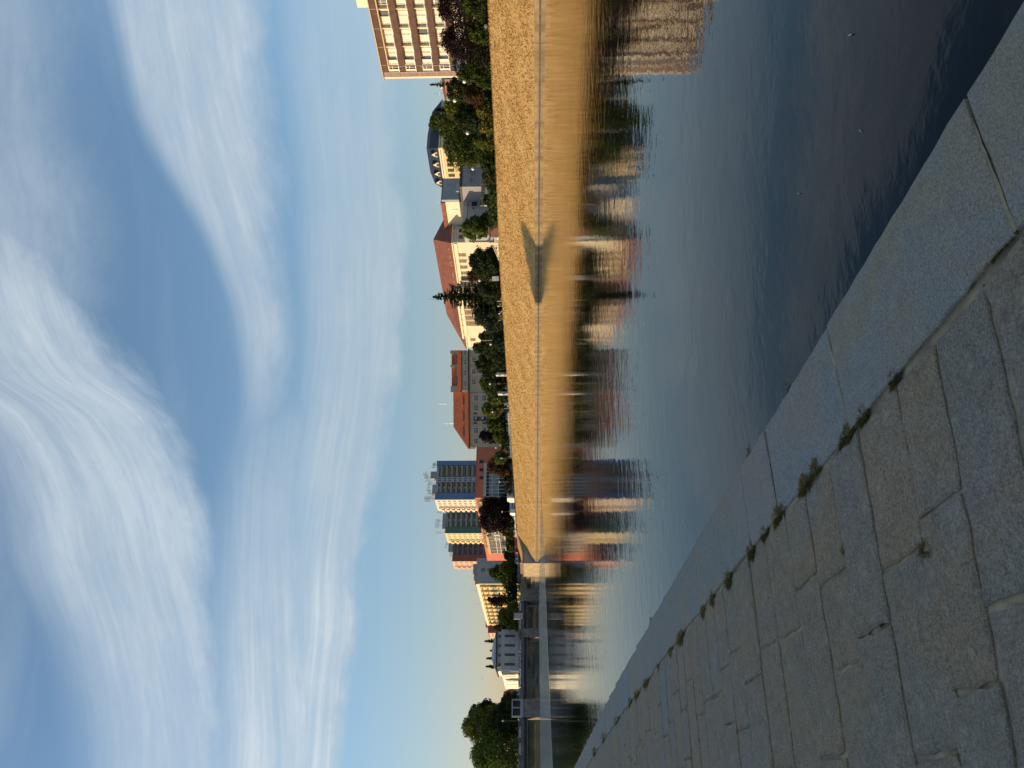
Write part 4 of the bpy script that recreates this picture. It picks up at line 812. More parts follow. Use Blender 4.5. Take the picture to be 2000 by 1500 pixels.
# ------------------------------------------------------------------ trees and shrubs
def leaves(rs, P, N, s, flat=0.5):
    """one quad per point, facing roughly along N with jitter"""
    n = len(P); N = N + rs.normal(0, flat, (n, 3)); N /= np.linalg.norm(N, axis=1)[:, None] + 1e-9
    T = np.cross(N, rs.normal(0, 1, (n, 3))); T /= np.linalg.norm(T, axis=1)[:, None] + 1e-9; Bt = np.cross(N, T)
    a = (s * (0.5 + rs.rand(n)))[:, None]; b = a * (0.45 + 0.5 * rs.rand(n))[:, None]
    return np.stack([P - T * a, P - Bt * b, P + T * a * (0.8 + .4 * rs.rand(n))[:, None], P + Bt * b], 1)
def crown_round(rs, r, h, z0, n, s, lobes=26, shape='round', hollow=0.25):
    """leaf clumps over many uneven lobes; r half width, crown from z0 to z0+h"""
    P, N = [], []; lobes = int(lobes * 2.0); n = int(n * 1.7); nf = n // 4; per = (n - nf) // lobes; pf = {'round': lambda t: math.sqrt(max(0.02, 1 - (2 * t - 1) ** 2)), 'dome': lambda t: math.sqrt(max(0.02, 1 - t ** 2)), 'cone': lambda t: 1 - t * .85, 'bell': lambda t: min(1, (1 - t) * 1.6) ** .7, 'column': lambda t: min(1, 5 * (1 - t)) ** .5, 'peak': lambda t: (1 - t) ** 1.1}[shape]
    tf = rs.rand(nf); pr_ = np.array([pf(t) for t in tf]) * np.sqrt(rs.rand(nf)) * .86 * r; af = rs.rand(nf) * 6.283
    P.append(np.stack([np.cos(af) * pr_, np.sin(af) * pr_, z0 + h * (.02 + .9 * tf)], 1)); N.append(rs.normal(0, 1, (nf, 3)))
    for k in range(lobes):
        u = (k + rs.rand()) / lobes; t = u
        prof = pf(t)
        a = rs.rand() * 6.283; rad = r * prof * (0.30 + 0.58 * math.sqrt(rs.rand())); lr = (0.17 + 0.19 * rs.rand()) * min(r, h * .6) * (0.6 + .4 * prof)
        c = np.array([math.cos(a) * rad, math.sin(a) * rad, z0 + h * (0.06 + .90 * t)]); d = rs.normal(0, 1, (per, 3)); d /= np.linalg.norm(d, axis=1)[:, None]
        q = c + d * lr * np.array([1.15, 1.15, .85]) * (hollow + (1 - hollow) * rs.rand(per) ** .35)[:, None]; P.append(q); N.append(d + np.array([0, 0, .35]))
    P = np.concatenate(P); N = np.concatenate(N); P[:, 2] = np.maximum(P[:, 2], z0 - .3); return leaves(rs, P, N, s)
def crown_spruce(rs, r, h, z0, n, s, tiers=24, droop=.38):
    P, N = [], []
    for k in range(tiers):
        t = k / (tiers - 1); zc = z0 + h * t ** .95; R_t = r * (1 - t) ** .9 + .12; nb = int(7 + 5 * (1 - t)); per = max(10, int(n / tiers / nb * (1.6 - 1.2 * t)))
        for j in range(nb):
            a = 6.283 * (j + rs.rand() * .8) / nb; L_ = R_t * (.5 + .65 * rs.rand()); zc = z0 + h * min(1, max(0, t + (rs.rand() - .5) * 1.9 / tiers * (1 - t * .5))) ** .95; u = rs.rand(per) ** .8
            w = (rs.rand(per) - .5) * .34 * L_ * (1.15 - u); x = np.cos(a) * u * L_ - np.sin(a) * w; y = np.sin(a) * u * L_ + np.cos(a) * w
            z = zc - u * L_ * droop + .18 * L_ * u * u - rs.rand(per) * (.12 + .05 * L_ * (1 - u) * 3); P.append(np.stack([x, y, z], 1)); N.append(np.tile([math.cos(a) * .3, math.sin(a) * .3, 1.0], (per, 1)))
    P = np.concatenate(P); return leaves(rs, P, np.concatenate(N), s, .35)
def trunk_mesh(rs, h, r, top, sp):
    b = MB(); p = Vector((0, 0, -.3)); pr = r; n = 5
    for i in range(n):
        q = Vector(((rs.rand() - .5) * .12 * h / n, (rs.rand() - .5) * .12 * h / n, h * (i + 1) / n)); b.tube(p, q, pr, pr * .8, 7, cap=False); p = q; pr *= .8
        if i >= 2:
            for k in range(2): a = rs.rand() * 6.28; b.tube(q, q + Vector((math.cos(a) * sp * .6, math.sin(a) * sp * .6, (top - h) * (.3 + .4 * rs.rand()) + .3)), pr * .6, pr * .2, 5)
    b.tube(p, (0, 0, max(h + .2, top * .9)), pr, pr * .25, 6); return b
seed_ = [100]
def tree(name, label, cat, pa, pb, ptop, X, leaf, shape='round', pbot=None, n=4200, s=None, group=None, depth=None, lobes=26, Y=None, base=None, asp=1.0):
    """pa..pb: extent along the bank, ptop: crown top, pbot: lowest leaves (all read off the photograph)"""
    seed_[0] += 1; rs = np.random.RandomState(seed_[0]); mid = (pa + pb) / 2
    if Y is None: Yc = PY(mid, X)
    else: Yc = Y; X = PX(mid, Y)
    g = gz(Yc) if base is None else base; d = dep(X, Yc); r = d * (pb - pa) / F / 2 * (0.98 if shape == 'spruce' else 1.10); ht = PZ(ptop, mid, X, Yc) - g
    zb = (PZ(pbot, mid, X, Yc) - g) if pbot is not None else ht * .12
    zb = max(zb, 0.05 if cat in ('shrub', 'hedge') else .6)
    t = thing(name, label, cat, (X, Yc, g), 0, group)
    s = s or max(.13, .00105 * d)
    if shape == 'spruce': V = crown_spruce(rs, r, ht - zb, zb + .3, n, s)
    else: V = crown_round(rs, r, ht - zb, zb, n, s, lobes, shape)
    if asp != 1.0: V = V * np.array([1, asp, 1])
    obj('crown', quadmesh('crown', V, L[leaf]), t)
    if cat == 'tree': trunk_mesh(rs, max(zb + (ht - zb) * .3, .8), max(.09, ht * .018), ht * .85, r * .6).build('trunk', M['bark'], t)
    else: trunk_mesh(rs, max(.3, zb + .3), .05, max(ht * .6, .5), r * .5).build('stem', M['bark'], t)
    return t
G1 = 'trees along the promenade'; G2 = 'shrubs on the bank top'
T = tree
T('purple_tree', 'big dark purple leaved tree in front of the balcony block, right of its neighbour', 'tree', -60, 64, 853, 127, 'purple', 'dome', 940, 6500, group=G1, lobes=34)
T('purple_tree', 'big dark purple leaved tree covering the far corner of the balcony block', 'tree', 22, 126, 862, 126.5, 'purple', 'dome', 950, 6500, group=G1, lobes=34)
T('green_tree', 'low mid green tree in front of the purple leaves, behind the bench', 'tree', -30, 40, 898, 123.5, 'green', 'dome', 951, 3800, group=G1)
T('shrub', 'bright mid green rounded bush just beside the bench', 'shrub', 34, 88, 915, 123, 'green', 'dome', 958, 3000, group=G2)
T('green_tree', 'dark green tree right at the corner of the balcony block', 'tree', 120, 158, 891, 126, 'green', 'round', 950, 3600, group=G1)
T('fir_tree', 'slim fir with a pale pointed tip beside the balcony block', 'tree', 144, 180, 842, 140, 'teal', 'spruce', 935, 3200, group=G1)
T('dark_tree', 'ragged dark tree between the slim fir and the brick house', 'tree', 150, 200, 872, 131, 'dark', 'round', 935, 4200, group=G1)
T('rust_tree', 'reddish brown leaved low tree over the bank between dark shrubs', 'tree', 160, 205, 905, 125, 'rust', 'dome', 955, 3000, group=G1)
T('shrub', 'dark low bush at the foot of the reddish brown tree', 'shrub', 128, 172, 925, 123.2, 'green', 'dome', 962, 2600, group=G2)
T('dark_tree', 'dark olive tree with bright gaps, left of the brick house', 'tree', 186, 228, 868, 134, 'olive', 'round', 930, 4200, group=G1)
T('fir_tree', 'fir with a sharp tip just showing above the olive tree', 'tree', 196, 226, 853, 145, 'teal', 'spruce', 900, 2600, group=G1)
T('round_tree', 'tall round headed green tree in front of the round tower', 'tree', 212, 262, 836, 142, 'green', 'round', 925, 5200, group=G1)
T('dark_tree', 'deep green shadowy tree below the round headed tree', 'tree', 200, 262, 885, 129, 'dark', 'dome', 960, 5200, group=G1)
T('round_tree', 'broad light green tree standing before the yellow cream house', 'tree', 246, 327, 868, 132, 'green', 'round', 944, 6800, group=G1, lobes=34)
T('round_tree', 'smaller light olive tree tucked between the tower and the broad tree', 'tree', 236, 275, 862, 150, 'olive', 'round', 905, 3200, group=G1)
T('shrub', 'yellow green shrub with pale blossoms on the bank top', 'shrub', 200, 232, 930, 123, 'yellow', 'dome', 963, 2000, group=G2)
T('shrub', 'yellow flowering bush beneath the lamp with the flower basket', 'shrub', 228, 262, 936, 122.8, 'yellow', 'dome', 964, 2200, group=G2)
T('shrub', 'tall yellow green bush left of the flowering bush', 'shrub', 256, 292, 925, 123, 'olive', 'dome', 965, 2600, group=G2)
T('hedge', 'dark green hedge in front of the grey house', 'hedge', 286, 350, 940, 123.4, 'dark', 'column', 969, 3600, group=G2, asp=1.5)
T('hedge', 'dark green hedge below the white garden wall', 'hedge', 338, 398, 952, 123.4, 'green', 'column', 970, 3200, group=G2, asp=1.4)
T('shrub', 'round dark bush at the left end of the white garden wall', 'shrub', 372, 408, 944, 124.2, 'dark', 'dome', 971, 2600, group=G2)
T('hedge', 'dark hedge between the white garden wall and the yellow green tree', 'hedge', 392, 442, 955, 123.6, 'green', 'column', 973, 2800, group=G2, asp=1.4)
T('shrub', 'dark green bush tucked behind the yellow green tree', 'shrub', 412, 442, 936, 128, 'green', 'dome', 972, 2400, group=G2)
T('lime_tree', 'small sunlit yellow green tree in front of the civic building end', 'tree', 424, 466, 901, 126, 'lime', 'round', 958, 4200, group=G1, lobes=20)
T('dark_tree', 'black green dense tree under the five small windows of the civic building', 'tree', 478, 545, 917, 128, 'dark', 'dome', 972, 6200, group=G1, lobes=30)
T('rust_tree', 'thin reddish leaved tree beside the dense black green tree', 'tree', 520, 552, 912, 129.5, 'rust', 'round', 958, 2000, group=G1)
T('spruce', 'tall dark spruce whose tip rises above the red brown roof', 'tree', 520, 636, 848, 131, 'dark', 'spruce', 968, 19000, group=G1, s=.28)
T('dark_tree', 'dark green broad tree just left of the tall spruce', 'tree', 580, 650, 928, 128, 'teal', 'dome', 982, 6000, group=G1, lobes=30)
T('dark_tree', 'black shaded low tree under the tall spruce', 'tree', 540, 590, 936, 126, 'dark', 'dome', 978, 4000, group=G1)
T('conifer', 'soft dark conifer under the three windows of the civic building', 'tree', 640, 672, 934, 133, 'dark', 'bell', 975, 3000, group=G1)
T('conifer', 'tallest soft dark conifer where the cream wall meets the taupe house', 'tree', 656, 700, 923, 134, 'dark', 'bell', 980, 4200, group=G1)
T('hedge', 'bluish green spreading conifer in front of the soft dark conifers', 'hedge', 648, 690, 962, 124, 'teal', 'cone', 988, 3200, group=G2)
T('hedge', 'bluish green spreading conifer beside the first advertising column', 'hedge', 682, 724, 966, 124.5, 'teal', 'cone', 989, 3000, group=G2)
T('dark_tree', 'dark bushy tree under the upper windows of the taupe house', 'tree', 690, 735, 929, 132, 'dark', 'round', 982, 4800, group=G1)
T('dark_tree', 'dark tree with a sunlit left rim between the two advertising columns', 'tree', 722, 772, 938, 131, 'green', 'dome', 985, 5200, group=G1)
T('olive_tree', 'small sunlit olive tree behind the second advertising column', 'tree', 764, 790, 952, 129, 'olive', 'round', 985, 2600, group=G1)
T('olive_tree', 'rounded sunlit olive tree around the globe lamp', 'tree', 781, 816, 941, 131, 'olive', 'round', 984, 3600, group=G1)
T('olive_tree', 'green tree in front of the dark loggias of the taupe house', 'tree', 808, 842, 950, 130, 'green', 'round', 985, 3400, group=G1)
T('purple_tree', 'reddish purple tree at the left end of the taupe house', 'tree', 836, 868, 935, 133, 'purple', 'round', 985, 3000, group=G1)
T('olive_tree', 'low sunlit olive tree in front of the reddish purple tree', 'tree', 834, 866, 964, 127, 'olive', 'round', 992, 2800, group=G1)
T('dark_tree', 'dark bronze tree before the shaded salmon wall', 'tree', 886, 930, 953, 131, 'rust', 'dome', 994, 3600, group=G1)
T('lime_tree', 'bright yellow green small tree before the shaded salmon wall', 'tree', 880, 905, 966, 128, 'lime', 'round', 989, 2400, group=G1)
T('purple_tree', 'large black purple tree hiding the corner of the salmon store', 'tree', 966, 1044, 937, 128, 'purple', 'round', 1000, 8000, group=G1, lobes=36)
T('shrub', 'small green tree below the store windows beside the black purple tree', 'shrub', 1030, 1052, 982, 127, 'green', 'dome', 1003, 2200, group=G2)
T('hedge', 'long green hedge below the store windows', 'hedge', 1048, 1078, 988, 127, 'green', 'column', 1004, 2800, group=G2, asp=1.4)
T('shrub', 'darker green bush at the far corner of the store', 'shrub', 1072, 1100, 985, 127, 'dark', 'dome', 1005, 2200, group=G2)
T('willow_tree', 'feathery green tree in front of the blank grey end wall', 'tree', 1096, 1142, 955, 131, 'green', 'bell', 1006, 5200, group=G1)
T('olive_tree', 'rounder lit green tree at the foot of the feathery tree', 'tree', 1098, 1122, 976, 127, 'olive', 'round', 1006, 2400, group=G1)
T('purple_tree', 'black purple tree in front of the yellow slab', 'tree', 1140, 1184, 951, 131, 'purple', 'round', 1004, 4600, group=G1)
T('olive_tree', 'small green tree between the feathery tree and the black purple tree', 'tree', 1134, 1152, 982, 129, 'olive', 'dome', 1006, 1600, group=G1)
T('green_tree', 'dull green tree in front of the far half of the yellow slab', 'tree', 1180, 1228, 974, 126, 'olive', 'dome', 1014, 4200, group=G1, Y=470)
T('dark_tree', 'dark tree against the right end of the white office', 'tree', 1214, 1240, 964, 110, 'dark', 'dome', 1012, 2600, group=G1, Y=560)
for a, b_, tp, lb in ((1243, 1262, 948, 'dark fir tips behind the office roof, nearest its right end'), (1266, 1276, 958, 'small dark fir tip behind the middle of the office roof'), (1278, 1294, 951, 'dark fir tip behind the office roof, left of the small tip'), (1293, 1311, 950, 'dark fir tip behind the left end of the office roof')):
    T('fir_tree', lb, 'tree', a, b_, tp, 90, 'dark', 'spruce', 985, 1600, group='firs behind the office', Y=640, base=9.5)
T('green_tree', 'dark leafy tree beside the small red house', 'tree', 1352, 1385, 979, 60, 'dark', 'dome', 1010, 2600, Y=520, base=9.2, group='park trees beyond the bridge')
T('park_tree', 'tall dark crowned park tree behind the bridge kiosk', 'tree', 1372, 1412, 914, 60, 'dark', 'round', 1004, 7000, Y=500, base=9.2, lobes=34, group='park trees beyond the bridge')
T('park_tree', 'tallest park tree, dark on the right and lit green on the left', 'tree', 1384, 1452, 903, 60, 'olive', 'round', 1008, 12000, Y=488, base=9.2, lobes=48, group='park trees beyond the bridge')
T('park_tree', 'broad sunlit olive green park tree at the edge of the picture', 'tree', 1428, 1528, 922, 60, 'lime', 'dome', 1024, 14000, Y=482, base=9.2, lobes=48, group='park trees beyond the bridge')
T('park_tree', 'lower dark park tree filling in between the tallest tree and the kiosk', 'tree', 1366, 1430, 955, 60, 'dark', 'dome', 1024, 8500, Y=476, base=9.2, lobes=34, group='park trees beyond the bridge')
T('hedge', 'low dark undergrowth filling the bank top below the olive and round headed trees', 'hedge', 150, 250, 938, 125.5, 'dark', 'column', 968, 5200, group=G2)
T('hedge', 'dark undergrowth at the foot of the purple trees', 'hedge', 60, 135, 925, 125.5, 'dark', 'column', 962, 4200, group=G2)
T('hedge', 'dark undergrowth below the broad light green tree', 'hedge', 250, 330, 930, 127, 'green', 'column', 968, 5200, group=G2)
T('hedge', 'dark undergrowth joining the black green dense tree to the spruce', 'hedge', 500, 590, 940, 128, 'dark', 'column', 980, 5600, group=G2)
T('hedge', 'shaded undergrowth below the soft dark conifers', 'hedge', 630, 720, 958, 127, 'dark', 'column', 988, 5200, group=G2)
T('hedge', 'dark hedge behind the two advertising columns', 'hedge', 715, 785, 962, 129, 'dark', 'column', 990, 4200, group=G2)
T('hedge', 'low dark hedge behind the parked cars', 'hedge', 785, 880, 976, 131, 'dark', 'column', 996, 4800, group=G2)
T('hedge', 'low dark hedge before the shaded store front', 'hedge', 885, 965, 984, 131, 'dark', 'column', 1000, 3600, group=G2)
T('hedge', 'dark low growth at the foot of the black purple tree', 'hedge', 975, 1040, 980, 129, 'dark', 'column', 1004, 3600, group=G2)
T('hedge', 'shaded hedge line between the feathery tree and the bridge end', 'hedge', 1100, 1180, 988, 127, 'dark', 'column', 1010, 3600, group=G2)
# the near bank's own tree, out of the picture, whose shadow lies on the far slope
def on_slope(px, py):
    d = ray(px, py); best = None
    for i in range(2000):
        X = 105.35 + 14 * i / 2000; t = X / d.x; Yp = d.y * t; z = CZ + d.z * t; e = z - bank(np.array(X), np.array(Yp))[2]
        if best is None or abs(e) < best[0]: best = (abs(e), X, Yp, float(z))
    return best[1:]
tp = on_slope(1019, 440); k = (tp[0] + 20.0) / sdir.x; tb = Vector(tp) - sdir * k; Yb0 = tb.y
rs = np.random.RandomState(77); lobes_ = []
# broad crown: peak at the downstream-near side, falling away to a long low shoulder
dY = 19.0; P, N = [], []; ztip = tb.z; base_z = ztip - (tp[2] - .0)
for i in range(260):
    u = (i + rs.rand()) / 260; v = rs.rand() ** 1.6; yo = -1.2 + dY * u; hmax = ztip - tp[2] * u - .75; cz_ = hmax - 12 * v; c = np.array([(rs.rand() - .5) * 5, yo, cz_]); d = rs.normal(0, 1, (300, 3)); d /= np.linalg.norm(d, axis=1)[:, None]
    P.append(c + d * (.75 + .3 * rs.rand()) * (.3 + .7 * rs.rand(300)[:, None])); N.append(d)
P = np.concatenate(P); N = np.concatenate(N); V = leaves(rs, P - np.array([0, 0, 9.0]), N, .5)
t_ = thing('broad_tree', 'broad tree on the near bank behind the photographer, seen only by its shadow', 'tree', (tb.x, tb.y, 9.0), 0)
obj('crown', quadmesh('crown', V, L['green']), t_)
trunk_mesh(rs, 14, .5, ztip - 14, 6).build('trunk', M['bark'], t_, (0, 13, 0))

# ------------------------------------------------------------------ street furniture
def lamp(px, py, label, X=124.0, basket=True, first=None):
    Yc = PY(py, X); g = gz(Yc); z = PZ(px, py, X, Yc) - g
    t = thing('globe_lamp', label, 'street lamp', (X, Yc, g), 0, 'globe lamps along the promenade')
    b = MB(); b.tube((0, 0, -.2), (0, 0, 1.0), .09, .08, 8); b.tube((0, 0, 1.0), (0, 0, z - .35), .05, .04, 8); b.tube((0, 0, z - .42), (0, 0, z - .3), .16, .12, 10); b.build('pole', M['dark'], t)
    b = MB(); b.ball((0, 0, z), .36, .36, .36, 16, 10); b.build('globe', M['globe'], t, smooth=True)
    if basket:
        b = MB(); b.tube((0, 0, z * .5), (0, -.55, z * .5 + .35), .02, .02, 5); b.tube((0, 0, z * .5 + .6), (0, -.55, z * .5 + .35), .02, .02, 5); b.build('bracket', M['metal'], t)
        rs = np.random.RandomState(int(py)); d = rs.normal(0, 1, (260, 3)); d /= np.linalg.norm(d, axis=1)[:, None]
        V = leaves(rs, d * np.array([.42, .5, .42]) * (.4 + .6 * rs.rand(260))[:, None] + np.array([0, -.25, z * .5]), d, .12); obj('flower_basket', quadmesh('flower_basket', V, M['flower']), t)
    return t
for a in ((906.9, 157, 'globe lamp in the dark trees next to the balcony block', False), (888, 194, 'globe lamp half hidden in leaves below the brick house', False), (913, 258, 'globe lamp with a purple flower basket above yellow flowering bushes', True), (923.5, 328, 'globe lamp standing before the dark grey house', False),
          (936.4, 546.5, 'globe lamp above the white notice board', True), (958.5, 671.6, 'globe lamp behind the bluish spreading conifer', False), (957, 749, 'globe lamp with flowers between the two advertising columns', True), (970.8, 777.4, 'globe lamp just left of the second advertising column', False),
          (962, 804, 'large bright globe lamp in front of the olive tree', True), (977.5, 868.5, 'small globe lamp at the edge of the low olive tree', False), (968.6, 873.8, 'globe lamp against the right edge of the salmon wall', True), (975.8, 940.7, 'globe lamp in front of the shaded store glazing', True), (980.6, 999, 'globe lamp inside the black purple tree', True), (996, 1075, 'globe lamp by the orange red car', False)):
    lamp(*a[:3], basket=a[3])
for a in ((956.5, 664, 951, 'thin white flag pole next to the globe lamp by the conifers'),):
    X = 126.0; Yc = PY(a[1], X); t = thing('flag_pole', a[3], 'pole', (X, Yc, gz(Yc)), 0); b = MB(); zt = PZ(943, a[1], X, Yc) - gz(Yc); b.tube((0, 0, 0), (0, 0, zt), .07, .04, 8); b.ball((0, 0, zt), .1); b.build('pole', M['white'], t)
def bulb_lamp(px, py, label, X, Y=None):
    Yc = PY(py, X) if Y is None else Y; X = X if Y is None else PX(py, Y); g = 9.6; z = PZ(px, py, X, Yc) - g
    t = thing('bridge_lamp', label, 'street lamp', (X, Yc, g), 0, 'lamps at the bridge end'); b = MB(); b.tube((0, 0, -.5), (0, 0, z - .5), .09, .06, 8); b.build('pole', M['dark'], t)
    b = MB(); b.tube((0, 0, z - .5), (0, 0, z + .2), .25, .35, 10); b.ball((0, 0, z + .25), .34, .34, .25, 12, 8); b.build('lantern', M['globe'], t)
bulb_lamp(983, 1161, 'taller white lantern on a pole at the right end of the bridge', 118); bulb_lamp(1000.5, 1176, 'lower bright white lantern on a pole at the bridge end', 112)
bulb_lamp(982, 1408, 'thin lamp pole just left of the bridge kiosk', 45, 434)
def ad_column(pa, pb, ptop, X, label, seed):
    mid = (pa + pb) / 2; Yc = PY(mid, X); g = gz(Yc); r = dep(X, Yc) * (pb - pa) / F / 2; h = PZ(ptop, mid, X, Yc) - g
    t = thing('advertising_column', label, 'advertising column', (X, Yc, g), 0, 'advertising columns on the promenade')
    b = MB(); b.tube((0, 0, 0), (0, 0, .3), r * 1.05, r, 20); b.tube((0, 0, .3), (0, 0, h - .35), r, r, 20); b.build('drum', M['white'], t)
    b = MB(); b.tube((0, 0, h - .35), (0, 0, h - .2), r * 1.18, r * 1.18, 20); b.ball((0, 0, h - .2), r * .8, r * .8, .4, 16, 8); b.build('cap', M['metal'], t)
    rr = random.Random(seed); cols = ['white', 'flower', 'tblue', 'tpink', 'yellowwall', 'bluegrey', 'tred', 'warmwhite']
    for k in range(7):
        a0 = -math.pi * .98 + k * .62; z0 = .45
        while z0 < h - .9:
            ph = .6 + rr.random() * .5; b = MB(); vs = []; sg_ = 4
            for i in range(sg_ + 1):
                a = a0 + .54 * i / sg_
                for z_ in (z0, min(z0 + ph, h - .42)): vs.append((math.cos(a) * (r + .012), math.sin(a) * (r + .012), z_))
            b.add(vs, [(2 * i, 2 * i + 2, 2 * i + 3, 2 * i + 1) for i in range(sg_)]); b.build('poster', M[rr.choice(cols)], t); z0 += ph + .06
    return t
ad_column(726.5, 734.5, 969, 122.6, 'round advertising column with posters, the one nearer the tall spruce', 4)
ad_column(763.5, 771.5, 972.5, 122.6, 'round advertising column with posters, the one next to the parked cars', 9)
X = 122.4; Yc = PY(543.5, X); t = thing('notice_board', 'small white notice board with dark marks on a thin pole', 'sign', (X, Yc, gz(Yc)), -VPA - .15)
zt = PZ(961, 543, X, Yc) - gz(Yc); zb = PZ(974, 543, X, Yc) - gz(Yc); w = dep(X, Yc) * 9 / F / 2
MB().box(-w, w, -.03, .03, zb, zt).build('board', M['white'], t); b = MB(); b.tube((0, .05, -.1), (0, .05, zt), .03, .03, 6); b.build('pole', M['metal'], t)
b = MB()
for (x, z, ww, hh) in ((-.32, .25, .12, .18), (.30, .22, .2, .2), (.45, .1, .14, .12), (.1, .5, .16, .10), (-.35, .75, .1, .07), (.2, .36, .1, .08)): b.box(x * w * 1.6 - ww / 2, x * w * 1.6 + ww / 2, -.036, -.031, zb + (zt - zb) * z, zb + (zt - zb) * z + hh)
b.build('printed_marks', M['dark'], t)
# bench on the bank edge
X = 121.6; Yc = PY(56, X); t = thing('park_bench', 'grey slatted bench with its back to the river at the top of the slope', 'bench', (X, Yc, gz(Yc)), -math.pi / 2)
hw = dep(X, Yc) * 10.5 / F; b = MB()
for i in range(3): b.box(-hw, hw, .1 + i * .14, .21 + i * .14, .44, .48)
b.build('seat', M['concrete'], t); b = MB()
for i in range(3): b.box(-hw, hw, .0, .035, .55 + i * .15, .67 + i * .15)
b.build('backrest', M['concrete'], t)
for x in (-hw + .2, hw - .28): MB().box(x, x + .08, .0, .5, 0, .439).box(x, x + .08, -.05, -.001, 0, 1.0).build('leg', M['dark'], t)
# burgundy kiosk with white banner
X = 124.5; ya, yb = PY(441, X), PY(462, X); g = gz(ya); h = PZ(956.5, 450, X, (ya + yb) / 2) - g
t = thing('snack_kiosk', 'burgundy snack kiosk with a white banner beside the yellow green tree', 'kiosk', (X, ya, g), 0)
part(t, 'body', M['darkred'], (0, 5, 0, yb - ya, 0, h)); part(t, 'roof', M['dark'], (-.6, 5.4, -.4, yb - ya + 1.6, h + .001, h + .25)); part(t, 'post', M['dark'], (-.5, -.38, yb - ya + 1.4, yb - ya + 1.52, 0, h)); 
part(t, 'banner', M['white'], (-.1, -.05, yb - ya + .1, yb - ya + 1.7, .2, h - 1.0))
b = MB(); [b.box(-.115, -.101, yb - ya + .3 + .4 * i, yb - ya + .55 + .4 * i, .5 + .35 * (i % 2), .9 + .35 * (i % 2)) for i in range(3)]; b.build('banner_marks', M['bluegrey'], t)
# ramp handrails
X = 122.6; y0_, y1_ = PY(479, X), PY(519, X); g = gz(y0_); z0_, z1_ = PZ(962, 479, X, y0_) - g, PZ(979.5, 519, X, y1_) - g
t = thing('handrail', 'pair of pale sloping wooden handrails running down beside the dense black green tree', 'handrail', (X, y0_, g), 0)
for dz, f in ((0, 1.0), (-.35, .62)):
    b = MB(); b.tube((0, 0, z0_ + dz), (0, (y1_ - y0_) * f, z0_ + (z1_ - z0_) * f + dz), .075, .075, 6); b.build('rail', M['warmwhite'], t)
for k in range(5):
    f = k / 4.3; b = MB(); b.tube((0, (y1_ - y0_) * f, -.1), (0, (y1_ - y0_) * f, z0_ + (z1_ - z0_) * f), .04, .04, 6); b.build('post', M['wood'], t)
# low posts along the car park
for i, (px, py) in enumerate(((985, 797.5), (989, 827.5), (994, 875), (993, 891))):
    X = 122.2; Yc = PY(py, X); g = gz(Yc); z = PZ(px, py, X, Yc) - g; t = thing('marker_post', ['white post right of the olive tree at the car park', 'white post among the parked cars', 'white post left of the parked cars at the salmon wall', 'white post below the bright yellow green tree'][i], 'post', (X, Yc, g), 0, 'white posts at the car park')
    b = MB(); b.tube((0, 0, -.1), (0, 0, z), .06, .05, 6); b.ball((0, 0, z), .07); b.build('post', M['white'], t)
X = 122.5; Yc = PY(895, X); g = gz(Yc); t = thing('direction_sign', 'small white plate on a post in front of the bronze tree', 'sign', (X, Yc, g), -VPA); z = PZ(982, 895, X, Yc) - g
MB().box(-.3, .3, -.03, .03, z - .1, z + 1.9 * .6).build('plate', M['white'], t); b = MB(); b.tube((0, .04, 0), (0, .04, z), .035, .03, 6); b.build('post', M['metal'], t)
X = 126.0; Yc = PY(788.5, X); g = gz(Yc); t = thing('white_cabinet', 'white box shaped cabinet among the parked cars beside the advertising column', 'cabinet', (X, Yc, g), -VPA); z = PZ(984.5, 788, X, Yc) - g
w = dep(X, Yc) * 5.2 / F / 2; MB().box(-w, w, -.3, .3, z - 1.35, z).build('body', M['white'], t); MB().box(-w, -w + .1, -.2, .2, 0, z - 1.351).box(w - .1, w, -.2, .2, 0, z - 1.351).build('legs', M['metal'], t); MB().box(-w + .1, w - .1, -.31, -.301, z - 1.2, z - .15).build('door', M['curtain'], t)
# far pole line on the bridge end and a sign box
X = 104.0; Yc = 428.0; X = PX(1202, Yc); t = thing('service_cabinet', 'pale grey box standing at the bridge parapet near its right end', 'cabinet', (X, Yc + 2, zd), 0); z = PZ(1004, 1202, X, Yc) - zd
MB().box(-1.6, 1.6, -.6, .6, .2, z).build('body', M['lightgrey'], t); MB().box(-1.7, 1.7, -.7, .7, z + .001, z + .15).build('lid', M['bluegrey'], t)

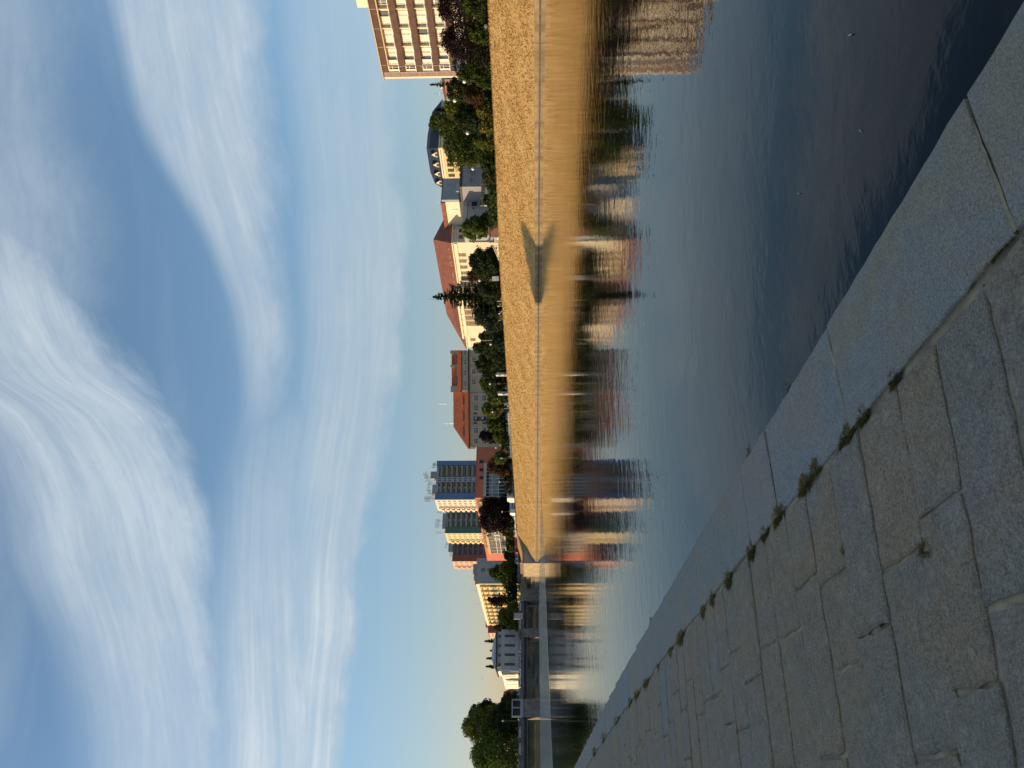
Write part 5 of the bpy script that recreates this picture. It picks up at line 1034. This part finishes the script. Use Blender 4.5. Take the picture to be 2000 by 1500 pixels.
# ------------------------------------------------------------------ vehicles
def car(kind_, label, paint, loc, rot, van=False, group='cars parked behind the bank', cat=None, S_=1.0):
    t = thing(kind_, label, cat or ('van' if van else 'car'), loc, rot, group)
    if van: Lc, Wc, body, cab = 5.2, 1.95, [(-2.6, .35), (2.4, .35), (2.6, .6), (2.55, 1.0), (2.0, 1.25), (1.35, 2.05), (1.1, 2.2), (-2.5, 2.25), (-2.6, 2.1)], None
    else: Lc, Wc, body, cab = 4.3, 1.75, [(-2.1, .32), (2.05, .32), (2.15, .55), (2.1, .78), (1.2, .92), (-1.9, .98), (-2.12, .85), (-2.15, .5)], [(-1.75, .96), (1.15, .93), (.45, 1.42), (-.1, 1.48), (-1.0, 1.47), (-1.5, 1.3)]
    # profile lies in x,z; width along y
    b = MB(); b.prism([(x * S_, z * S_) for x, z in body], 'y', -Wc / 2 * S_, Wc / 2 * S_); o = b.build('body', M[paint], t)
    if cab:
        b = MB(); n_ = len(cab); w0, w1 = Wc / 2 - .06, Wc / 2 - .25; vs = []
        for sg_ in (-1, 1):
            for x, z in cab: ww = w0 + (w1 - w0) * (z - .93) / .55; vs.append((x * S_, sg_ * ww * S_, z * S_))
        b.add(vs, [(i, (i + 1) % n_, n_ + (i + 1) % n_, n_ + i) for i in range(n_)] + [tuple(range(n_ - 1, -1, -1)), tuple(range(n_, 2 * n_))]); b.build('windows', M['glass'], t)
        b = MB(); b.box(-1.05 * S_, .4 * S_, -w1 * S_, w1 * S_, 1.455 * S_, 1.50 * S_); b.build('roof', M[paint], t)
    else:
        b = MB(); b.box(.35 * S_, 1.2 * S_, -Wc / 2 * S_ - .012, Wc / 2 * S_ + .012, 1.25 * S_, 1.8 * S_); b.build('side_window', M['glass'], t); b = MB(); b.add([(2.02 * S_, -.8 * S_, 1.26 * S_), (2.02 * S_, .8 * S_, 1.26 * S_), (1.39 * S_, .75 * S_, 2.03 * S_), (1.39 * S_, -.75 * S_, 2.03 * S_)], [(0, 1, 2, 3)]); b.build('windscreen', M['glass'], t)
        MB().box(-2.63 * S_, -2.601 * S_, -.04, .04, .5 * S_, 2.1 * S_).build('door_gap', M['dark'], t)
    for x in (-1.35, 1.35):
        for y in (-Wc / 2 + .1, Wc / 2 - .1):
            b = MB(); b.tube((x * S_, (y - .11) * S_, .32 * S_), (x * S_, (y + .11) * S_, .32 * S_), .32 * S_, .32 * S_, 14); w_ = b.build('wheel', M['tyre'], t)
            b = MB(); b.tube((x * S_, (y - .125) * S_, .32 * S_), (x * S_, (y + .125) * S_, .32 * S_), .19 * S_, .19 * S_, 10); b.build('rim', M['metal'], w_)
    for y in (-.62, .62):
        xx = body[3][0] * S_; b = MB(); b.box(xx - .12, xx + .03, (y - .16) * S_, (y + .16) * S_, .62 * S_, .78 * S_); b.build('headlight', M['globe'], t)
        xx = body[-1][0] * S_ - (0.02 if van else 0.0); b = MB(); b.box(xx - .02, xx + .06, (y - .13) * S_, (y + .13) * S_, .62 * S_, .84 * S_); b.build('tail_light', M['tred'], t)
    return t
def at(py, X): Yc = PY(py, X); return (X, Yc, gz(Yc))
car('delivery_van', 'pale blue van seen side on in front of the store glazing', 'bluevan', (at(955, 127)[0], at(955, 127)[1], at(955, 127)[2] + .6), math.pi - .35 + math.pi - 1.2 + 1.2, True, S_=1.30)
MBV = MB()
X = 124.6; Yc = PY(968.5, X); g = gz(Yc); t = thing('box_van', 'white box van rear end in full sun next to the pale blue van', 'van', (X, Yc, g), -VPA + .5, 'cars parked behind the bank')
def boxvan(t, w, h, l, face):
    MB().box(-w / 2, w / 2, 0, l, .7, h).build('box_body', M[face], t); MB().box(-w / 2 + .1, w / 2 - .1, .3, l + 1.4, .35, .699).build('chassis', M['dark'], t); MB().box(-w / 2 + .1, w / 2 - .1, l + .05, l + 1.5, .7, h * .8).build('cab', M[face], t)
    for x in (-w / 2 + .05, w / 2 - .3):
        for y in (.9, l + .7): b = MB(); b.tube((x, y, .4), (x + .25, y, .4), .4, .4, 14); b.build('wheel', M['tyre'], t)
    MB().box(-.02, .02, -.02, -.002, .8, h - .1).build('door_gap', M['dark'], t)
boxvan(t, 2.3, PZ(990.5, 968, X, Yc) - g, 4.5, 'white')
X = 127.6; Yc = PY(985, X); g = gz(Yc) + .3; t = thing('camper_van', 'long bluish grey van in the shade behind the white box van', 'van', (X, Yc, g), -VPA, 'cars parked behind the bank'); w = dep(X, Yc) * 21 / F
MB().box(-w / 2, w / 2, 0, 2.2, .6, PZ(995.5, 985, X, Yc) - g).build('body', M['bluevan'], t); MB().box(-w / 2 - .02, -w / 2 + .3, .1, 2.1, .6, PZ(996, 985, X, Yc) - g - .3).build('rear_door', M['white'], t); MB().box(-w * .2, w * .3, -.015, -.002, 1.4, 1.9).build('side_window', M['glass'], t)
for x in (-w * .32, w * .32): b = MB(); b.tube((x, -.05, .38), (x, .2, .38), .38, .38, 14); b.build('wheel', M['tyre'], t)
X = 124.0; Yc = PY(998, X); g = gz(Yc); t = thing('box_van', 'second white van with its lit rear next to the black purple tree', 'van', (X, Yc, g), -VPA + .5, 'cars parked behind the bank')
boxvan(t, 1.9, PZ(996, 998, X, Yc) - g, 3.0, 'white')
cl = [(781, 128, 'silver', 'silver car just left of the second advertising column', 2.4, 0), (803, 129, 'blackcar', 'black car under the rounded olive tree', 2.7, .0), (815, 127, 'silver', 'silver car with a bright bonnet under the olive trees', 2.2, 0), (831, 129, 'blackcar', 'dark car left of the white post in the car park', 2.7, 0), (838, 126, 'silver', 'silver car in the middle of the row of parked cars', 2.3, 0),
      (851, 127, 'blackcar', 'black car near the left end of the row of parked cars', 2.7, 0), (862, 125, 'silver', 'silver car with a sunlit rear at the left end of the row', 2.3, 0), (882, 126, 'silver', 'light car in front of the salmon wall beside a white post', 2.5, 0), (913, 127, 'blackcar', 'black car under the dark bronze tree', 2.7, 0),
      (1009, 125, 'silver', 'first silver car in the line below the black purple tree', 1.7, .3), (1017, 125.6, 'silver', 'second silver car in the line below the black purple tree', 1.7, .3), (1025, 125, 'silver', 'third silver car in the line below the black purple tree', 1.7, .3), (1035, 125.4, 'silver', 'fourth silver car in the line, next to the small green tree', 1.7, .3), (1043, 125, 'silver', 'last silver car in the line, beside the hedge', 1.7, .3),
      (1077, 124, 'orangecar', 'orange red car beyond the end of the grass slope', 1.5, .3), (1089, 124.5, 'silver', 'pale car just left of the orange red car', 1.6, .3), (1097, 124, 'silver', 'farthest pale car before the feathery green tree', 1.6, .2), (1148, 118, 'darkred', 'dark red car on the road near the bridge end', 1.6, 0)]
for py, X, pn, lb, rot, dz in cl:
    x, y, z = at(py, X); car('parked_car', lb, pn, (x, y, z + dz + .1), rot, S_=1.15)
for i, (py, pn) in enumerate(((1184, 'white'), (1193, 'blackcar'), (1218, 'silver'), (1232, 'silver'), (1241, 'blackcar'), (1256, 'silver'), (1266, 'silver'), (1288, 'silver'), (1300, 'bluevan'), (1318, 'white'), (1334, 'white'), (1418, 'blackcar'), (1430, 'silver'), (1446, 'blackcar'), (1463, 'silver'), (1480, 'darkred'))):
    x = PX(py, Yb + 5); lb = ['white car nearest the right end of the bridge', 'black car behind the white one at the bridge end', 'silver car crossing left of the service cabinet', 'silver car over the right bridge pier', 'black car just left of the right bridge pier', 'silver car below the second office window', 'silver car between the second and third office windows', 'silver car below the last office window', 'pale blue car near the office corner', 'white sunlit car under the bright office side', 'second white sunlit car under the bright office side', 'black car just left of the kiosk', 'silver car left of the kiosk under dark trees', 'black car under the tallest park tree', 'silver car under the sunlit park tree', 'dark red car at the edge of the picture'][i]
    car('moving_car', lb, pn, (x, Yb + 2.6 + 4 * (i % 2), zd + .9), math.pi if i % 2 else 0, group='cars on the bridge', S_=1.2)

# ------------------------------------------------------------------ people at the top of the bank
def person(py, X, label, top_c, leg_c, pose, face):
    Yc = PY(py, X); g = gz(Yc); t = thing('person', label, 'person', (X, Yc, g), face)
    sit = pose == 'sit'; dz = -.42 if sit else 0
    J = {'pel': (0, 0, .95 + dz), 'ch': (0, .02, 1.25 + dz), 'nk': (0, .02, 1.48 + dz), 'hd': (0, .0, 1.60 + dz), 'ht': (0, .0, 1.72 + dz)}
    for s_, n_ in ((-1, 'l'), (1, 'r')):
        J['sh' + n_] = (.17 * s_, .02, 1.42 + dz); J['el' + n_] = (.23 * s_, -.02, 1.14 + dz); J['ha' + n_] = (.20 * s_, -.22, .98 + dz)
        J['hp' + n_] = (.09 * s_, 0, .92 + dz); J['kn' + n_] = (.11 * s_, -.42, .95 + dz) if sit else (.11 * s_, -.06 * s_, .5); J['an' + n_] = (.11 * s_, -.42, .08) if sit else (.12 * s_, .08 * s_, .08); J['to' + n_] = (J['an' + n_][0], J['an' + n_][1] - .16, .04)
    E_ = [('pel', 'ch'), ('ch', 'nk'), ('nk', 'hd'), ('hd', 'ht')]
    for n_ in 'lr': E_ += [('ch', 'sh' + n_), ('sh' + n_, 'el' + n_), ('el' + n_, 'ha' + n_), ('pel', 'hp' + n_), ('hp' + n_, 'kn' + n_), ('kn' + n_, 'an' + n_), ('an' + n_, 'to' + n_)]
    Rr = {'pel': .15, 'ch': .16, 'nk': .055, 'hd': .10, 'ht': .085, 'sh': .07, 'el': .045, 'ha': .035, 'hp': .10, 'kn': .065, 'an': .045, 'to': .04}
    keys = list(J); me = bpy.data.meshes.new('body'); me.from_pydata([J[k_] for k_ in keys], [(keys.index(a), keys.index(b)) for a, b in E_], [])
    o = obj('body', me, t); md = o.modifiers.new('skin', 'SKIN'); o.modifiers.new('sub', 'SUBSURF').render_levels = 1
    for i_, k_ in enumerate(keys): r_ = Rr.get(k_, Rr.get(k_[:2], .05)); me.skin_vertices[0].data[i_].radius = (r_, r_ * (.75 if k_ in ('pel', 'ch') else 1))
    me.skin_vertices[0].data[0].use_root = True
    dg = bpy.context.evaluated_depsgraph_get(); me2 = bpy.data.meshes.new_from_object(o.evaluated_get(dg)); o.modifiers.clear(); o.data = me2
    me2.materials.clear(); [me2.materials.append(M[m_]) for m_ in ('skin', top_c, leg_c)]
    for p_ in me2.polygons:
        c_ = p_.center; p_.use_smooth = True; zc_ = c_.z - dz
        p_.material_index = 0 if (zc_ > 1.50 or (abs(c_.x) > .19 and zc_ < 1.2 and zc_ > .8)) else (1 if zc_ > .98 else 2)
    b = MB(); b.ball((0, .02, 1.70 + dz), .112, .12, .11, 10, 6); b.build('hair', M['hair'], t, smooth=True)
    if sit:
        s_ = thing('chair', 'light chair under ' + label.split(',')[0], 'chair', (X, Yc, g), face, 'terrace chairs'); MB().box(-.22, .22, -.2, .22, .40, .44).build('seat', M['wood'], s_); MB().box(-.22, .22, .2, .24, .5, .9).build('backrest', M['wood'], s_)
        for x in (-.2, .16):
            for y in (-.18, .2): MB().box(x, x + .04, y, y + .04, 0, .399).build('leg', M['dark'], s_)
pp = [(583.5, 123.0, 'person in a white shirt seated at the foot of the tall spruce, rightmost', 'white', 'warmwhite', 'sit', .4), (587.5, 122.3, 'person in cream clothes standing near the edge below the spruce', 'cream', 'cream', 'stand', 1.0), (592.5, 122.6, 'person in a pale top leaning forward at the bank edge', 'warmwhite', 'yellowwall', 'sit', 2.2),
      (597.0, 122.2, 'person in a white top standing left of the leaning one', 'white', 'bluegrey', 'stand', 2.0), (608.0, 122.6, 'person in grey seated under the dark green broad tree', 'lightgrey', 'bluegrey', 'sit', .2), (612.0, 123.0, 'person in a pale shirt standing under the dark green broad tree', 'white', 'dark', 'stand', 1.5), (616.5, 122.2, 'person in a pink top seated at the bank edge', 'tpink', 'darkred', 'sit', 2.6),
      (621.0, 122.3, 'person in a beige jacket seated, left of the pink one', 'salmonpale', 'dark', 'sit', 1.2), (625.0, 122.1, 'person in a cream top, leftmost of those at the bank edge', 'cream', 'dark', 'stand', .7), (757.5, 122.1, 'person in white sitting between the two advertising columns', 'white', 'dark', 'sit', .9)]
for a in pp: person(*a)

# ------------------------------------------------------------------ plants in the quay joints, feathers, bird
mwd = foliage('wiry_weed', (0.13, 0.105, 0.045), (0.22, 0.165, 0.07), (0.42, 0.30, 0.14), 20.0)
def weed(px, py, r, h, n, label, z=Q, lng=1.0, group='weeds growing in the quay joints'):
    x, y = onZ(px, py, z); rs = np.random.RandomState(int(px + py)); n = int(n * .8); r *= .95; h *= .78; a = rs.rand(n) * 6.283; q = np.sqrt(rs.rand(n)) * r
    bx, by = np.cos(a) * q * .8, np.sin(a) * q * lng; a2 = a + rs.normal(0, .8, n); lean = h * (.3 + 1.3 * rs.rand(n)); cl_ = rs.rand(n) ** 1.5; hh = h * (.12 + .6 * cl_) * (1 - .6 * q / r); k3 = np.sin(a * 3 + px) * .35 + np.sin(a * 5 + py) * .25 + 1; bx = bx * k3; by = by * k3
    tx, ty = bx + np.cos(a2) * lean * .8, by + np.sin(a2) * lean * .8; w = (.0005 + .0007 * rs.rand(n)) * (1 + y / 3.5); px_, py_ = -np.sin(a2) * w, np.cos(a2) * w
    V = np.stack([np.stack([bx - px_, by - py_, 0 * bx - .004], -1), np.stack([bx + px_, by + py_, 0 * bx - .004], -1), np.stack([(bx + tx) / 2 + px_, (by + ty) / 2 + py_, hh * .75], -1), np.stack([tx, ty, hh], -1)], 1)
    o = obj('weed_tuft', quadmesh('weed_tuft', V, mwd), None, (x, y, z)); tag(o, label, 'weed', group); return o
W = [(1950, 478, .024, .024, 1100, 'dense dark weed tuft in the coping joint nearest the camera', 2.0), (1898, 543, .018, .020, 600, 'small weed tuft second from the camera along the coping joint', 1.3), (1788, 672, .015, .022, 300, 'small weed tuft by the corner of a paving stone, third along the coping joint', 1.4), (1748, 738, .022, .028, 700, 'bushy weed tuft fourth along the coping joint', 1.5),
     (1686, 812, .025, .034, 560, 'large bushy weed tuft just before the joint between two coping stones', 1.5), (1655, 852, .022, .036, 620, 'long straggling weed strip beginning at the joint between two coping stones', 3.2), (1592, 918, .022, .038, 520, 'bushy weed tuft at the right end of the longest pair of tufts', 2.0), (1572, 948, .024, .040, 620, 'bushy weed tuft at the left end of the longest pair of tufts', 2.4),
     (1520, 1008, .026, .044, 560, 'thick weed tuft where the thin joint meets the coping in the middle of the quay', 2.6), (1494, 1043, .020, .036, 420, 'thin double weed tuft left of the thick one in the middle of the quay', 3.0), (1468, 1078, .026, .044, 460, 'olive weed tuft beyond the thin double tuft', 2.0), (1424, 1132, .030, .048, 460, 'spiky pair of weeds farther along the coping joint', 2.2), (1392, 1170, .026, .044, 300, 'small spiky weed beyond the spiky pair', 2.0), (1374, 1196, .024, .04, 260, 'small dark weed at the start of the beige stained coping', 2.0),
     (1330, 1246, .034, .05, 420, 'narrow dark weed strip on the beige stained coping', 4.5), (1311, 1274, .026, .04, 260, 'dark weed just below the narrow strip', 3.5), (1286, 1304, .02, .035, 160, 'tiny dark weed alone in the far coping joint', 2.0), (1262, 1336, .036, .05, 360, 'long low weed strip in the far coping joint', 6.0), (1244, 1358, .036, .05, 320, 'low weed strip right at the far light stone', 6.0), (1231, 1372, .03, .05, 260, 'low weed patch in the far joint past the light stone', 5.0),
     (1205, 1408, .04, .06, 320, 'faint weed line in the farthest stretch of the joint', 9.0), (1180, 1440, .05, .07, 320, 'weed line close to where the joint leaves the picture', 9.0), (1162, 1468, .05, .08, 320, 'farthest weed line along the joint', 10.0),
     (1650, 1072, .018, .018, 500, 'small weed tuft in the middle of the rough paving', 1.6), (1812, 1072, .034, .020, 2600, 'triangular mossy weed filling a gap between paving stones', 1.3), (1866, 1246, .012, .010, 260, 'thin mossy streak in a paving joint', 3.0), (1884, 1488, .020, .014, 700, 'mossy spot in a paving joint by the picture edge', 1.2), (1722, 1216, .010, .010, 200, 'brown mossy fringe between two reddish stones', 1.5)]
for px, py, r, h, n, lb, lg in W: weed(px, py, r, h, n, lb, lng=lg)
for px, py, lb in ((1540, 752, 'sprig hanging off the water edge of the coping, the nearest of three'), (1463, 880, 'dark sprig on the water edge of the coping, the middle of three'), (1272, 1212, 'thin twig sticking out from the far water edge of the coping')):
    weed(px, py, .018, .045, 26, lb, Q - .02, 1.2, 'sprigs on the water edge')
for px, py, s, rot, lb in ((1663, 68, .020, .2, 'white floating feather nearest the picture edge'), (1682, 255, .013, -.2, 'small pale floating feather nearest the quay'), (1561, 378, .016, .1, 'tiny pale floating feather farthest out on the water')):
    x, y = onZ(px, py, 0.0); b = MB(); n_ = 9
    for sg_ in (-1, 1):
        vs = []
        for i in range(n_): u = i / (n_ - 1); w = math.sin(math.pi * u ** .7) * .22 * s; vs += [((u - .5) * 2 * s, 0, .002 + .25 * s * (u - .5) ** 2 * 4), ((u - .5) * 2 * s, sg_ * w, .004 + .35 * s * (u - .5) ** 2 * 4 + w * .5)]
        b.add(vs, [(2 * i, 2 * i + 1, 2 * i + 3, 2 * i + 2) for i in range(n_ - 1)])
    b.tube((-s * 1.1, 0, .004), (s * 1.1, 0, .004 + .2 * s), .0006, .0003, 5)
    o = b.build('feather', M['globe'], None, (x, y, .001), rot + .6); tag(o, lb, 'feather', 'feathers floating on the river')
p_ = ray(942, 1325.5).normalized() * 260; b = MB(); b.ball((0, 0, 0), .22, .09, .09, 10, 6); b.ball((.24, 0, .05), .07, .06, .06, 8, 6); b.add([(.08, 0, .05), (-.12, 0, .05), (-.18, .75, .28), (-.02, .8, .3), (.06, .4, .18)], [(0, 1, 2, 3, 4)]); b.add([(.08, 0, .05), (-.12, 0, .05), (-.18, -.75, .28), (-.02, -.8, .3), (.06, -.4, .18)], [(4, 3, 2, 1, 0)]); b.add([(-.18, -.05, 0), (-.18, .05, 0), (-.42, .09, 0), (-.42, -.09, 0)], [(0, 1, 2, 3)])
o = b.build('flying_bird', M['dark'], None, (p_.x, p_.y, p_.z + CZ), 1.1); tag(o, 'small dark bird flying above the white office', 'bird')
